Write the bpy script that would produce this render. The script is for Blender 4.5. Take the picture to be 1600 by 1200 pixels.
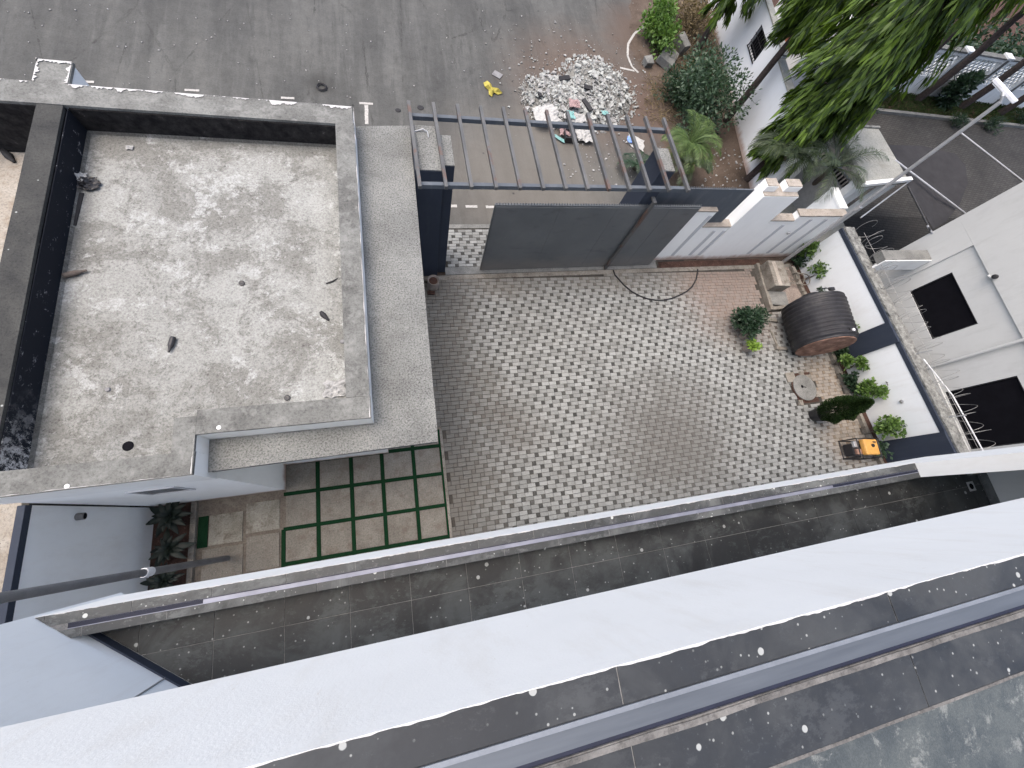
import bpy, bmesh, math, random
from mathutils import Vector, Matrix, noise
random.seed(7)
R = math.radians
scn = bpy.context.scene
for o in list(bpy.data.objects): bpy.data.objects.remove(o)
col = scn.collection

# ------------------------------------------------------------------ camera
CH = 10.0
FPX = 630.589
import numpy as np
def _rot(a, b, c):
    cx, sx, cy, sy, cz, sz = math.cos(a), math.sin(a), math.cos(b), math.sin(b), math.cos(c), math.sin(c)
    rz = np.array([[cz, -sz, 0], [sz, cz, 0], [0, 0, 1]]); rx = np.array([[1, 0, 0], [0, cx, -sx], [0, sx, cx]]); ry = np.array([[cy, 0, sy], [0, 1, 0], [-sy, 0, cy]])
    return rz @ rx @ ry
CAMM = _rot(-0.274803036, -0.252529258, -0.153310431) @ np.array([[1, 0, 0], [0, -1, 0], [0, 0, -1.0]])
cam = bpy.data.cameras.new('camera'); camo = bpy.data.objects.new('camera', cam); col.objects.link(camo)
mw = Matrix.Identity(4)
for i in range(3):
    mw[i][0] = CAMM[0][i]; mw[i][1] = -CAMM[1][i]; mw[i][2] = -CAMM[2][i]
mw[2][3] = CH
camo.matrix_world = mw
cam.sensor_width = 36; cam.lens = FPX / 1600 * 36; cam.clip_start = 0.05; cam.clip_end = 800
scn.camera = camo
def at(x, y, z=0.0):
    """point of the place at height z that stands on the sight line through a photo pixel"""
    d = CAMM.T @ np.array([x - 800, y - 600, FPX]); t = (z - CH) / d[2]
    return Vector((d[0] * t, d[1] * t, z))

# ------------------------------------------------------------------ world, sun, exposure
SUN_EL, SUN_AZ = R(71), R(294)      # azimuth clockwise from +Y
w = bpy.data.worlds.new('World'); scn.world = w; w.use_nodes = True
nt = w.node_tree; bg = nt.nodes['Background']; sky = nt.nodes.new('ShaderNodeTexSky')
sky.sky_type = 'NISHITA'; sky.sun_disc = False; sky.sun_elevation = SUN_EL; sky.sun_rotation = SUN_AZ
sky.air_density = 0.8; sky.dust_density = 5.0; sky.ozone_density = 0.0
nt.links.new(sky.outputs[0], bg.inputs[0]); bg.inputs[1].default_value = 0.15
sl = bpy.data.lights.new('sun', 'SUN'); sl.energy = 0.6; sl.angle = R(90); sl.color = (1.0, 0.985, 0.92)
so = bpy.data.objects.new('sun', sl); col.objects.link(so)
sdir = Vector((math.sin(SUN_AZ) * math.cos(SUN_EL), math.cos(SUN_AZ) * math.cos(SUN_EL), math.sin(SUN_EL)))
so.rotation_euler = (-sdir).to_track_quat('-Z', 'Y').to_euler()
vs = scn.view_settings; vs.view_transform = 'Standard'; vs.look = 'None'; vs.gamma = 1; vs.exposure = 1.4; vs.use_curve_mapping = False
scn.cycles.use_adaptive_sampling = True; scn.cycles.adaptive_threshold = 0.02; scn.cycles.max_bounces = 6; scn.cycles.diffuse_bounces = 4; scn.cycles.transparent_max_bounces = 4

# ------------------------------------------------------------------ materials
# overall reflectance of each weathered surface against its mix of tones
GAIN = dict(roof_screed=0.52, exposed_aggregate=0.422, asphalt=0.455, paver_light=0.56, paver_dark=0.68, floor_tile=0.300, coping_tile=0.496, upper_coping_tile=0.270, parapet_top=0.49, dark_parapet_top=0.562,
            balcony_screed=0.450, slab_stone=0.540, pale_slab_stone=0.540, path_concrete=0.540, tan_roof=0.540, joint_sand=0.42, earth=0.525, kerb_concrete=0.540, grey_concrete=0.562, pale_concrete=0.600, rough_mortar=0.562, beige_coping=0.600, rubble_pale=0.637, rubble_dust=0.525, dark_paving=0.450)
class NT:
    def __init__(s, name, rough=0.8, spec=0.3, metal=0.0):
        s.m = bpy.data.materials.new(name); s.m.use_nodes = True; s.t = s.m.node_tree
        s.b = s.t.nodes['Principled BSDF']; s.b.inputs['Roughness'].default_value = rough
        s.b.inputs['Specular IOR Level'].default_value = spec; s.b.inputs['Metallic'].default_value = metal
        s._pos = None
    def n(s, typ, **k):
        x = s.t.nodes.new(typ)
        for a, v in k.items(): setattr(x, a, v)
        return x
    def link(s, a, b): s.t.links.new(a, b)
    def pos(s):
        if s._pos is None: s._pos = s.n('ShaderNodeNewGeometry').outputs['Position']
        return s._pos
    def map(s, scale=(1, 1, 1), rot=(0, 0, 0), loc=(0, 0, 0)):
        x = s.n('ShaderNodeMapping'); x.inputs['Scale'].default_value = scale; x.inputs['Rotation'].default_value = rot; x.inputs['Location'].default_value = loc
        s.link(s.pos(), x.inputs[0]); return x.outputs[0]
    def noise(s, scale, detail=4, rough=0.55, vec=None, dist=0.0):
        x = s.n('ShaderNodeTexNoise'); x.inputs['Scale'].default_value = scale; x.inputs['Detail'].default_value = min(detail, 7)
        x.inputs['Roughness'].default_value = rough; x.inputs['Distortion'].default_value = dist
        s.link(vec if vec is not None else s.pos(), x.inputs['Vector']); return x.outputs['Fac']
    def vor(s, scale, vec=None, feature='F1', out='Distance', rnd=1.0):
        x = s.n('ShaderNodeTexVoronoi', feature=feature); x.inputs['Scale'].default_value = scale; x.inputs['Randomness'].default_value = rnd
        s.link(vec if vec is not None else s.pos(), x.inputs['Vector']); return x.outputs[out]
    def ramp(s, v, stops):
        x = s.n('ShaderNodeValToRGB'); e = x.color_ramp.elements
        while len(e) < len(stops): e.new(0.5)
        for i, (p, c) in enumerate(stops):
            e[i].position = p; e[i].color = (c, c, c, 1) if not hasattr(c, '__len__') else (*c, 1)
        s.link(v, x.inputs[0]); return x.outputs[0]
    def mix(s, f, a, b, mode='MIX'):
        x = s.n('ShaderNodeMix', data_type='RGBA', blend_type=mode)
        for v, i in ((f, 0), (a, 6), (b, 7)):
            if hasattr(v, 'is_linked') or hasattr(v, 'links'): s.link(v, x.inputs[i])
            elif i == 0: x.inputs[0].default_value = v
            else: x.inputs[i].default_value = (v, v, v, 1) if not hasattr(v, '__len__') else (*v, 1)
        return x.outputs[2]
    def math(s, op, a, b=0.0, c=None, clamp=False):
        x = s.n('ShaderNodeMath', operation=op); x.use_clamp = clamp
        for i, v in enumerate((a, b, c)):
            if v is None: continue
            if hasattr(v, 'links'): s.link(v, x.inputs[i])
            else: x.inputs[i].default_value = v
        return x.outputs[0]
    def xyz(s, vec=None):
        x = s.n('ShaderNodeSeparateXYZ'); s.link(vec if vec is not None else s.pos(), x.inputs[0]); return x.outputs
    def smooth(s, v, lo, hi):
        x = s.n('ShaderNodeMapRange'); x.interpolation_type = 'SMOOTHSTEP'
        x.inputs[1].default_value = lo; x.inputs[2].default_value = hi; s.link(v, x.inputs[0]); return x.outputs[0]
    def near(s, x, y, r0, r1, amp=0.0, nz=None):
        """1 inside radius r0 of a spot on the ground, 0 beyond r1, the edge broken by noise"""
        d = s.n('ShaderNodeVectorMath', operation='DISTANCE'); s.link(s.map(scale=(1, 1, 0)), d.inputs[0]); d.inputs[1].default_value = (x, y, 0)
        v = d.outputs['Value']
        if nz is not None: v = s.math('ADD', v, s.math('MULTIPLY', s.math('SUBTRACT', nz, 0.5), amp))
        return s.smooth(v, r1, r0)
    def col(s, c):
        g = GAIN.get(s.m.name)
        if g: c = s.mix(1.0, c, (g * .965, g * 1.005, g * .985), 'MULTIPLY')
        if hasattr(c, 'links'): s.link(c, s.b.inputs['Base Color'])
        else: s.b.inputs['Base Color'].default_value = (*c, 1)
        return s
    def rough(s, v): s.link(v, s.b.inputs['Roughness']); return s
    def bump(s, h, strength=0.3, dist=0.01):
        x = s.n('ShaderNodeBump'); x.inputs['Strength'].default_value = strength; x.inputs['Distance'].default_value = dist
        s.link(h, x.inputs['Height']); s.link(x.outputs[0], s.b.inputs['Normal']); return s
    def rnd(s):
        a = s.n('ShaderNodeObjectInfo').outputs['Random']; b = s.n('ShaderNodeNewGeometry').outputs['Random Per Island']
        return s.math('FRACT', s.math('ADD', a, s.math('MULTIPLY', b, 7.31)))
M = {}
def plain(name, c, rough=0.7, spec=0.3, metal=0.0, var=0.25, scale=6, bump=0.15):
    k = NT(name, rough, spec, metal)
    n1 = k.noise(scale, 6, 0.6); n2 = k.noise(scale * 14, 3)
    lo = tuple(v * (1 - var) for v in c); hi = tuple(min(1, v * (1 + var)) for v in c)
    k.col(k.mix(0.25, k.ramp(n1, [(0.3, lo), (0.7, hi)]), k.ramp(n2, [(0.3, lo), (0.7, hi)])))
    if bump: k.bump(n2, bump, 0.004)
    M[name] = k.m; return k
def concrete(name, a, b, scale=1.2, grain=60, spots=None, bump=0.4, dirt=None, rough=0.9):
    k = NT(name, rough, 0.2)
    n1 = k.noise(scale, 9, 0.66, dist=0.4); g = k.noise(grain * .55, 4, 0.8)
    c = k.ramp(n1, [(0.34, a), (0.62, b)])
    c = k.mix(1.0, c, k.ramp(g, [(0.3, 0.55), (0.5, 1.0), (0.7, 1.18)]), 'MULTIPLY')
    if dirt:
        c = k.mix(k.math('MULTIPLY', k.ramp(k.noise(scale * 2.3, 10, 0.7, k.map(loc=(7, 3, 1))), [(0.52, 0), (0.66, 1)]), 0.75), c, dirt)
    if spots: c = k.mix(k.ramp(k.vor(spots[0]), [(spots[1], 1), (spots[1] + 0.03, 0)]), c, spots[2])
    k.col(c); k.bump(k.math('ADD', g, k.math('MULTIPLY', n1, 0.6)), bump, 0.01)
    M[name] = k.m; return k
def paint(name, c, stain=(0.55, 0.53, 0.5), amount=0.35, bump=0.12, base_dirt=None):
    k = NT(name, 0.75, 0.3)
    n1 = k.noise(0.9, 8, 0.65); n2 = k.noise(3.5, 9, 0.7, k.map(scale=(1, 1, 0.35))); g = k.noise(90, 2)
    cc = k.mix(k.math('MULTIPLY', k.ramp(n2, [(0.5, 0), (0.78, 1)]), amount), c, stain)
    cc = k.mix(1.0, cc, k.ramp(n1, [(0.3, 0.93), (0.7, 1.0)]), 'MULTIPLY')
    drip = k.noise(1.0, 5, 0.7, k.map(scale=(7, 7, 0.5), loc=(3, 1, 2))); mark = k.noise(11, 6, 0.85, k.map(scale=(1, 1, 0.6)))
    cc = k.mix(k.math('MULTIPLY', k.ramp(drip, [(0.56, 0), (0.72, 1)]), amount * .55), cc, stain)
    cc = k.mix(k.math('MULTIPLY', k.ramp(mark, [(0.665, 0), (0.70, 1)]), min(1, amount * 1.6)), cc, stain)
    if base_dirt:
        z = k.xyz()[2]; f = k.math('MULTIPLY', k.smooth(k.math('ADD', z, k.math('MULTIPLY', k.math('SUBTRACT', n2, 0.5), 0.5)), 0.28, 0.02), 0.8)
        cc = k.mix(f, cc, base_dirt)
    k.col(cc); k.bump(g, bump, 0.004)
    M[name] = k.m; return k

paint('white_paint', (0.79, 0.81, 0.805), stain=(0.55, 0.51, 0.44), amount=0.30, bump=0.25)
paint('white_wall', (0.85, 0.865, 0.85), amount=0.15, base_dirt=(0.33, 0.2, 0.14))
paint('bluish_wall', (0.745, 0.775, 0.785), amount=0.32, bump=0.25)
paint('neighbour_plaster', (0.50, 0.51, 0.50), stain=(0.36, 0.36, 0.35), amount=0.45, bump=0.4)
paint('old_paint', (0.43, 0.43, 0.425), stain=(0.22, 0.215, 0.21), amount=0.8)
paint('grey_trim', (0.46, 0.48, 0.51), amount=0.2)
paint('far_wall', (0.66, 0.69, 0.72), amount=0.25, base_dirt=(0.3, 0.2, 0.15))
paint('navy_paint', (0.024, 0.032, 0.05), stain=(0.05, 0.06, 0.075), amount=0.4)
paint('slate_metal', (0.075, 0.088, 0.105), stain=(0.16, 0.17, 0.18), amount=0.5, bump=0.03)
k = NT('gate_steel', 0.42, 0.5)
n1 = k.noise(0.8, 7, 0.6); n2 = k.noise(2.2, 9, 0.7, k.map(scale=(0.6, 1, 1.6), rot=(0, 0.7, 0)))
c = k.ramp(n1, [(0.35, (0.072, 0.082, 0.09)), (0.65, (0.10, 0.11, 0.118))])
c = k.mix(k.ramp(n2, [(0.56, 0), (0.72, 0.55)]), c, (0.028, 0.032, 0.04))
c = k.mix(k.ramp(k.noise(13, 4), [(0.74, 0), (0.78, 0.7)]), c, (0.22, 0.23, 0.23))
z_ = k.xyz()[2]; c = k.mix(k.math('MULTIPLY', k.smooth(k.math('ADD', z_, k.math('MULTIPLY', k.math('SUBTRACT', n2, 0.5), 1.2)), 0.7, 0.05), 0.55), c, (0.17, 0.155, 0.14)); k.col(c); M['gate_steel'] = k.m
k = NT('pergola_steel', 0.5, 0.4)
c = k.ramp(k.noise(2.0, 6), [(0.3, (0.05, 0.052, 0.054)), (0.7, (0.095, 0.097, 0.097))])
c = k.mix(k.ramp(k.noise(1.6, 9, 0.7, k.map(loc=(4, 2, 0))), [(0.545, 0), (0.60, 0.85)]), c, (0.085, 0.05, 0.038)); k.col(c); M['pergola_steel'] = k.m

# asphalt: worn, dusty, drawn out along the wheel tracks, reddish dust round the rubble
k = NT('asphalt', 0.9, 0.2)
st = k.noise(0.55, 8, 0.62, k.map(scale=(1.5, 0.22, 1), rot=(0, 0, 0.12))); big = k.noise(0.28, 6, 0.6); gr = k.noise(26, 4, 0.8); md = k.noise(3.2, 9, 0.68)
c = k.ramp(st, [(0.32, (0.095, 0.094, 0.094)), (0.5, (0.15, 0.148, 0.146)), (0.68, (0.245, 0.238, 0.23))])
st2 = k.noise(0.8, 9, 0.66, k.map(scale=(1.6, 0.16, 1), rot=(0, 0, -0.75), loc=(4, 2, 0)))
c = k.mix(k.ramp(st2, [(0.5, 0), (0.62, 0.7)]), c, (0.25, 0.245, 0.24))
st3 = k.noise(1.6, 9, 0.7, k.map(scale=(2.2, 0.3, 1), rot=(0, 0, -0.2), loc=(1, 7, 0)))
c = k.mix(k.ramp(st3, [(0.54, 0), (0.66, 0.65)]), c, (0.08, 0.079, 0.08))
c = k.mix(0.4, c, k.ramp(big, [(0.35, (0.125, 0.124, 0.126)), (0.65, (0.21, 0.205, 0.198))]))
c = k.mix(1.0, c, k.ramp(md, [(0.3, 0.86), (0.7, 1.12)]), 'MULTIPLY')
c = k.mix(1.0, c, k.ramp(gr, [(0.25, 0.7), (0.5, 1.0), (0.8, 1.15)]), 'MULTIPLY')
crack = k.vor(0.32, k.map(scale=(1.6, 0.5, 1), rot=(0, 0, 0.15)), 'DISTANCE_TO_EDGE')
wob = k.math('ADD', crack, k.math('MULTIPLY', k.math('SUBTRACT', k.noise(2.6, 8, 0.7), 0.5), 0.10))
c = k.mix(k.math('MULTIPLY', k.ramp(k.math('ABSOLUTE', wob), [(0.0, 1), (0.009, 0)]), k.ramp(k.noise(0.5, 3, vec=k.map(loc=(3, 9, 0))), [(0.42, 0), (0.6, 0.75)])), c, (0.06, 0.058, 0.058))
nz = k.noise(1.4, 8, 0.65)
c = k.mix(k.math('MULTIPLY', k.near(7.2, 14.0, 1.2, 4.2, 1.3, nz), 0.75), c, (0.22, 0.155, 0.125))
c = k.mix(k.math('MULTIPLY', k.near(10.2, 13.2, 0.8, 3.0, 1.2, nz), 0.85), c, (0.20, 0.135, 0.11))
c = k.mix(k.math('MULTIPLY', k.near(10.3, 17.2, 0.7, 2.6, 1.0, nz), 0.8), c, (0.20, 0.14, 0.115))
c = k.mix(k.math('MULTIPLY', k.near(4.2, 9.6, 1.0, 4.6, 1.6, nz), 0.6), c, (0.31, 0.275, 0.245))
c = k.mix(k.math('MULTIPLY', k.near(-1.95, 12.95, 0.1, 0.75, 0.7, nz), 0.6), c, (0.07, 0.068, 0.066))
c = k.mix(k.ramp(k.vor(0.9, k.map(loc=(2, 5, 0))), [(0.02, 0.8), (0.05, 0)]), c, (0.05, 0.05, 0.05))
c = k.mix(k.ramp(k.vor(1.5, k.map(loc=(8, 1, 0))), [(0.012, 0.7), (0.022, 0)]), c, (0.5, 0.5, 0.48))
k.col(c); k.bump(k.math('ADD', gr, k.math('MULTIPLY', md, 0.8)), 0.35, 0.012); M['asphalt'] = k.m

concrete('earth', (0.115, 0.082, 0.064), (0.19, 0.14, 0.115), 1.5, 40, (7, 0.07, (0.32, 0.27, 0.24)), 0.45)
concrete('dark_soil', (0.035, 0.02, 0.016), (0.075, 0.042, 0.032), 3, 50, (14, 0.12, (0.15, 0.09, 0.07)), 0.9)
concrete('gravel_soil', (0.14, 0.115, 0.1), (0.24, 0.2, 0.175), 3, 50, (20, 0.16, (0.38, 0.35, 0.32)), 0.9)
concrete('kerb_concrete', (0.27, 0.235, 0.205), (0.42, 0.38, 0.34), 2.5, 60, dirt=(0.17, 0.13, 0.105))
concrete('rough_mortar', (0.17, 0.165, 0.16), (0.48, 0.47, 0.455), 5, 30, bump=1.0, dirt=(0.10, 0.098, 0.095))
concrete('parapet_top', (0.20, 0.195, 0.19), (0.34, 0.335, 0.325), 1.6, 55, dirt=(0.44, 0.43, 0.42))
concrete('dark_parapet_top', (0.05, 0.05, 0.052), (0.095, 0.093, 0.09), 1.5, 60, (4.0, 0.035, (0.5, 0.5, 0.5)))
concrete('beige_coping', (0.42, 0.36, 0.315), (0.56, 0.49, 0.44), 3, 70, dirt=(0.34, 0.29, 0.255))
concrete('tan_roof', (0.47, 0.40, 0.34), (0.60, 0.54, 0.485), 1.5, 60, (5, 0.04, (0.2, 0.17, 0.15)), dirt=(0.36, 0.27, 0.2))
concrete('grey_concrete', (0.22, 0.215, 0.21), (0.34, 0.33, 0.32), 2.2, 60)
concrete('pale_concrete', (0.42, 0.41, 0.385), (0.54, 0.525, 0.49), 1.2, 60, dirt=(0.36, 0.34, 0.31))
concrete('slab_stone', (0.28, 0.25, 0.22), (0.37, 0.335, 0.30), 2.0, 60, (11, 0.05, (0.6, 0.57, 0.53)), dirt=(0.24, 0.19, 0.155))
concrete('pale_slab_stone', (0.30, 0.27, 0.23), (0.48, 0.45, 0.40), 1.8, 60, dirt=(0.17, 0.125, 0.10))
concrete('path_concrete', (0.19, 0.155, 0.13), (0.29, 0.245, 0.21), 1.8, 60, dirt=(0.34, 0.29, 0.25))

# guard-house roof: bleached screed, grey weathering, fine black grime
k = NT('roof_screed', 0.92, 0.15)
a1 = k.noise(0.6, 7, 0.62, dist=0.3); a2 = k.noise(1.15, 7, 0.80, k.map(loc=(5, 1, 0)), 0.3); a3 = k.noise(1.9, 7, 0.82, k.map(loc=(1, 8, 0))); gr = k.noise(34, 4, 0.8); sp = k.noise(12, 6, 0.85)
c = k.ramp(a1, [(0.35, (0.41, 0.40, 0.385)), (0.65, (0.53, 0.522, 0.508))])
c = k.mix(k.ramp(a2, [(0.475, 0), (0.545, 0.85)]), c, (0.30, 0.287, 0.272))
c = k.mix(k.ramp(a3, [(0.54, 0), (0.60, 0.85)]), c, (0.64, 0.635, 0.63))
c = k.mix(k.math('MULTIPLY', k.ramp(sp, [(0.55, 0), (0.63, 1)]), k.ramp(a2, [(0.40, 0.12), (0.56, 0.8)])), c, (0.13, 0.12, 0.112))
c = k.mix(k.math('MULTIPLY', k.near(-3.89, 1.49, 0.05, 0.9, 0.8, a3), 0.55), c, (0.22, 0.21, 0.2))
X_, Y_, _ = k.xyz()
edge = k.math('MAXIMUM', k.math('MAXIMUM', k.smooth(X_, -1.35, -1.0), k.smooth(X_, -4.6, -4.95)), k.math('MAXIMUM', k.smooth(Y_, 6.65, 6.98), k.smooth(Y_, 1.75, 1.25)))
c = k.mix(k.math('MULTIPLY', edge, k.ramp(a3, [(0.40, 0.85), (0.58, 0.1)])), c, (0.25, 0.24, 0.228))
c = k.mix(1.0, c, k.ramp(gr, [(0.32, 0.55), (0.5, 1.0), (0.68, 1.22)]), 'MULTIPLY')
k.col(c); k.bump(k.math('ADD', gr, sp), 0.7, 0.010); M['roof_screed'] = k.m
k = NT('exposed_aggregate', 0.95, 0.15)
a1 = k.noise(1.1, 9, 0.65); gr = k.vor(120, out='Distance'); g2 = k.noise(36, 4, 0.85)
c = k.ramp(a1, [(0.35, (0.33, 0.325, 0.32)), (0.65, (0.50, 0.495, 0.485))])
c = k.mix(1.0, c, k.ramp(g2, [(0.36, 0.3), (0.5, 1.0), (0.66, 1.3)]), 'MULTIPLY')
c = k.mix(k.ramp(k.noise(0.9, 9, 0.7, k.map(loc=(2, 2, 0))), [(0.56, 0), (0.7, 0.45)]), c, (0.20, 0.195, 0.19))
k.col(c); k.bump(g2, 0.8, 0.012); M['exposed_aggregate'] = k.m
# bitumen-painted inside of the parapet, scuffed white towards the deck
k = NT('bitumen', 0.8, 0.15)
sc = k.noise(3.0, 10, 0.8, k.map(scale=(0.5, 1.8, 3.0), rot=(0.9, 0.2, 0.5)))
c = k.mix(k.ramp(sc, [(0.60, 0), (0.68, 0.7)]), (0.007, 0.009, 0.014), (0.38, 0.39, 0.42))
c = k.mix(k.math('MULTIPLY', k.ramp(k.noise(9, 10, 0.85), [(0.47, 0), (0.55, 1)]), k.near(-5.0, 1.1, 0.2, 1.2, 1.2, k.noise(2, 8))), c, (0.42, 0.42, 0.42))
k.col(c); M['bitumen'] = k.m
k = NT('bitumen_grey', 0.9, 0.1)
sc = k.noise(5.0, 10, 0.75); z = k.xyz()[2]
c = k.ramp(sc, [(0.38, (0.007, 0.007, 0.008)), (0.62, (0.026, 0.025, 0.025)), (0.74, (0.16, 0.15, 0.14))])
k.col(c); M['bitumen_grey'] = k.m

# paving blocks
def paver(name, c1, c2):
    k = NT(name, 0.85, 0.25)
    r = k.rnd(); n = k.noise(0.55, 9, 0.66); g = k.noise(80, 3, 0.7); g2 = k.noise(26, 5, 0.7)
    c = k.mix(r, c1, c2)
    c = k.mix(1.0, c, k.ramp(g2, [(0.3, 0.82), (0.65, 1.06)]), 'MULTIPLY')
    c = k.mix(1.0, c, k.ramp(g, [(0.25, 0.8), (0.7, 1.08)]), 'MULTIPLY')
    X, Y, _ = k.xyz()
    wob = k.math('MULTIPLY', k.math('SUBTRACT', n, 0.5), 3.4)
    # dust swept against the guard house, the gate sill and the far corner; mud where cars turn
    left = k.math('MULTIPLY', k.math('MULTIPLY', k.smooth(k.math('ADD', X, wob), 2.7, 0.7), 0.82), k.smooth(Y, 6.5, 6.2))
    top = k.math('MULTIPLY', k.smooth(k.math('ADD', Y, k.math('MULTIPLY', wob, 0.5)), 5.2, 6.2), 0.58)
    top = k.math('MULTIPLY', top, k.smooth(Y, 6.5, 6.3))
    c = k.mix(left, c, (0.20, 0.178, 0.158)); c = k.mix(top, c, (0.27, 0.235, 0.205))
    c = k.mix(k.math('MULTIPLY', k.near(10.4, 5.6, 0.8, 2.8, 1.8, n), 0.78), c, (0.34, 0.25, 0.215))
    c = k.mix(k.math('MULTIPLY', k.near(6.8, 0.9, 0.4, 2.8, 3.0, n), 0.72), c, (0.17, 0.155, 0.145))
    c = k.mix(k.math('MULTIPLY', k.near(2.4, 1.7, 0.2, 1.2, 1.6, n), 0.5), c, (0.18, 0.16, 0.145))
    c = k.mix(k.math('MULTIPLY', k.near(13.0, 2.0, 0.5, 1.5, 0.8, n), 0.5), c, (0.46, 0.34, 0.25))  # this and the next: warm light on the paving by the east bed, painted in
    c = k.mix(k.math('MULTIPLY', k.near(13.1, 0.4, 0.5, 1.5, 0.8, n), 0.5), c, (0.46, 0.34, 0.25))
    c = k.mix(k.ramp(k.noise(1.7, 9, 0.7, k.map(loc=(9, 4, 0))), [(0.48, 0), (0.70, 0.42)]), c, (0.20, 0.192, 0.182))
    c = k.mix(k.ramp(k.noise(7, 8, 0.75, k.map(loc=(1, 4, 0))), [(0.56, 0), (0.7, 0.4)]), c, (0.22, 0.21, 0.2))
    k.col(c); k.bump(k.math('ADD', g, g2), 0.4, 0.006); M[name] = k.m
paver('paver_light', (0.36, 0.357, 0.35), (0.53, 0.527, 0.52))
paver('paver_dark', (0.062, 0.06, 0.058), (0.115, 0.11, 0.105))
concrete('joint_sand', (0.085, 0.075, 0.066), (0.16, 0.14, 0.125), 2, 60)
k = NT('dark_paving', 0.85, 0.25)
br = k.n('ShaderNodeTexBrick'); br.inputs['Scale'].default_value = 1.0; br.inputs['Brick Width'].default_value = 0.24; br.inputs['Row Height'].default_value = 0.12; br.inputs['Mortar Size'].default_value = 0.012
br.inputs['Color1'].default_value = (0.075, 0.07, 0.068, 1); br.inputs['Color2'].default_value = (0.10, 0.094, 0.09, 1); br.inputs['Mortar'].default_value = (0.035, 0.032, 0.03, 1)
k.link(k.map(rot=(0, 0, 0.1)), br.inputs['Vector'])
k.col(k.mix(1.0, br.outputs[0], k.ramp(k.noise(0.7, 8, 0.65), [(0.3, 0.75), (0.7, 1.35)]), 'MULTIPLY')); M['dark_paving'] = k.m
k2 = bpy.data.materials['dark_paving'].copy(); k2.name = 'shaded_paving'; M['shaded_paving'] = k2  # darker copy of the lane paving: the yard's shade is put into its colour
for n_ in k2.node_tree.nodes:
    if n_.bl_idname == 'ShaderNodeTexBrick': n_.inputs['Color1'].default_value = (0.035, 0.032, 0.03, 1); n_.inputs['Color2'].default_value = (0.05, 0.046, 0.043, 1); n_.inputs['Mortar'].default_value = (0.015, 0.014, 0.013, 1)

# dark porcelain tile with smears, dust and paint spots
def tile(name, c1, c2, dust, spotscale=5.0):
    k = NT(name, 0.5, 0.4)
    r = k.rnd(); n1 = k.noise(1.6, 10, 0.68, dist=0.5); n2 = k.noise(5, 10, 0.72); g = k.noise(120, 2)
    c = k.mix(r, c1, c2)
    c = k.mix(1.0, c, k.ramp(n2, [(0.3, 0.8), (0.7, 1.18)]), 'MULTIPLY')
    c = k.mix(k.ramp(n1, [(0.46, 0), (0.60, 0.7)]), c, dust)
    c = k.mix(k.ramp(k.noise(2.2, 7, 0.84, k.map(loc=(7, 5, 2), scale=(1, 1.7, 1), rot=(0, 0, 0.5))), [(0.54, 0), (0.60, 0.6)]), c, dust)
    c = k.mix(k.ramp(k.noise(0.9, 8, 0.7, k.map(loc=(11, 3, 0))), [(0.48, 0), (0.7, 0.6)]), c, tuple(v * 0.55 for v in c1))
    c = k.mix(k.math('MULTIPLY', k.ramp(k.noise(38, 4, 0.8), [(0.62, 0), (0.72, 1)]), k.ramp(n2, [(0.45, 0), (0.65, 0.8)])), c, tuple(min(1, v * 2.2) for v in dust))
    c = k.mix(k.ramp(k.noise(4.0, 10, 0.78, k.map(loc=(3, 3, 3))), [(0.66, 0), (0.74, 0.6)]), c, tuple(v * 1.7 for v in dust))
    big = k.vor(spotscale, k.map(loc=(1.3, 2.1, 0)))
    sel = k.ramp(k.vor(spotscale, k.map(loc=(1.3, 2.1, 0)), out='Color'), [(0.24, 0), (0.26, 1)])
    c = k.mix(k.math('MULTIPLY', k.ramp(k.math('ADD', big, k.math('MULTIPLY', k.math('SUBTRACT', n2, 0.5), 0.10)), [(0.075, 1), (0.09, 0)]), sel), c, (1.0, 1.0, 0.98))
    c = k.mix(k.math('MULTIPLY', k.ramp(k.vor(spotscale * 3.7, k.map(loc=(4, 1, 0))), [(0.09, 0.9), (0.13, 0)]), k.ramp(n1, [(0.40, 0), (0.52, 1)])), c, (0.85, 0.85, 0.83))
    k.col(c); k.rough(k.ramp(n1, [(0.3, 0.42), (0.7, 0.75)])); k.bump(g, 0.06, 0.003); M[name] = k.m
tile('floor_tile', (0.058, 0.060, 0.062), (0.085, 0.087, 0.088), (0.225, 0.238, 0.238), 3.6)
tile('coping_tile', (0.075, 0.078, 0.082), (0.12, 0.123, 0.127), (0.29, 0.295, 0.295), 5.0)
tile('upper_coping_tile', (0.050, 0.056, 0.066), (0.068, 0.074, 0.084), (0.16, 0.168, 0.178), 7.0)
concrete('grout', (0.14, 0.14, 0.136), (0.21, 0.21, 0.205), 6, 60)
concrete('mortar_bead', (0.07, 0.068, 0.065), (0.14, 0.135, 0.128), 8, 60)
k = NT('balcony_screed', 0.55, 0.4)
a1 = k.noise(7, 7, 0.82, dist=0.2); a2 = k.noise(4.2, 7, 0.80); g = k.noise(150, 3, 0.8)
c = k.ramp(a2, [(0.42, (0.085, 0.10, 0.108)), (0.58, (0.15, 0.165, 0.165))])
c = k.mix(k.ramp(a1, [(0.54, 0), (0.61, 0.8)]), c, (0.36, 0.365, 0.35))
c = k.mix(1.0, c, k.ramp(g, [(0.3, 0.7), (0.7, 1.2)]), 'MULTIPLY'); k.bump(g, 0.3, 0.003)
k.col(c); M['balcony_screed'] = k.m
k = NT('channel_metal', 0.45, 0.4, 0.35)
k.col(k.ramp(k.noise(4, 6, vec=k.map(scale=(0.4, 6, 6))), [(0.3, (0.068, 0.078, 0.09)), (0.7, (0.10, 0.112, 0.126))])); M['channel_metal'] = k.m
k = NT('channel_bright', 0.5, 0.4, 0.3)
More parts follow.
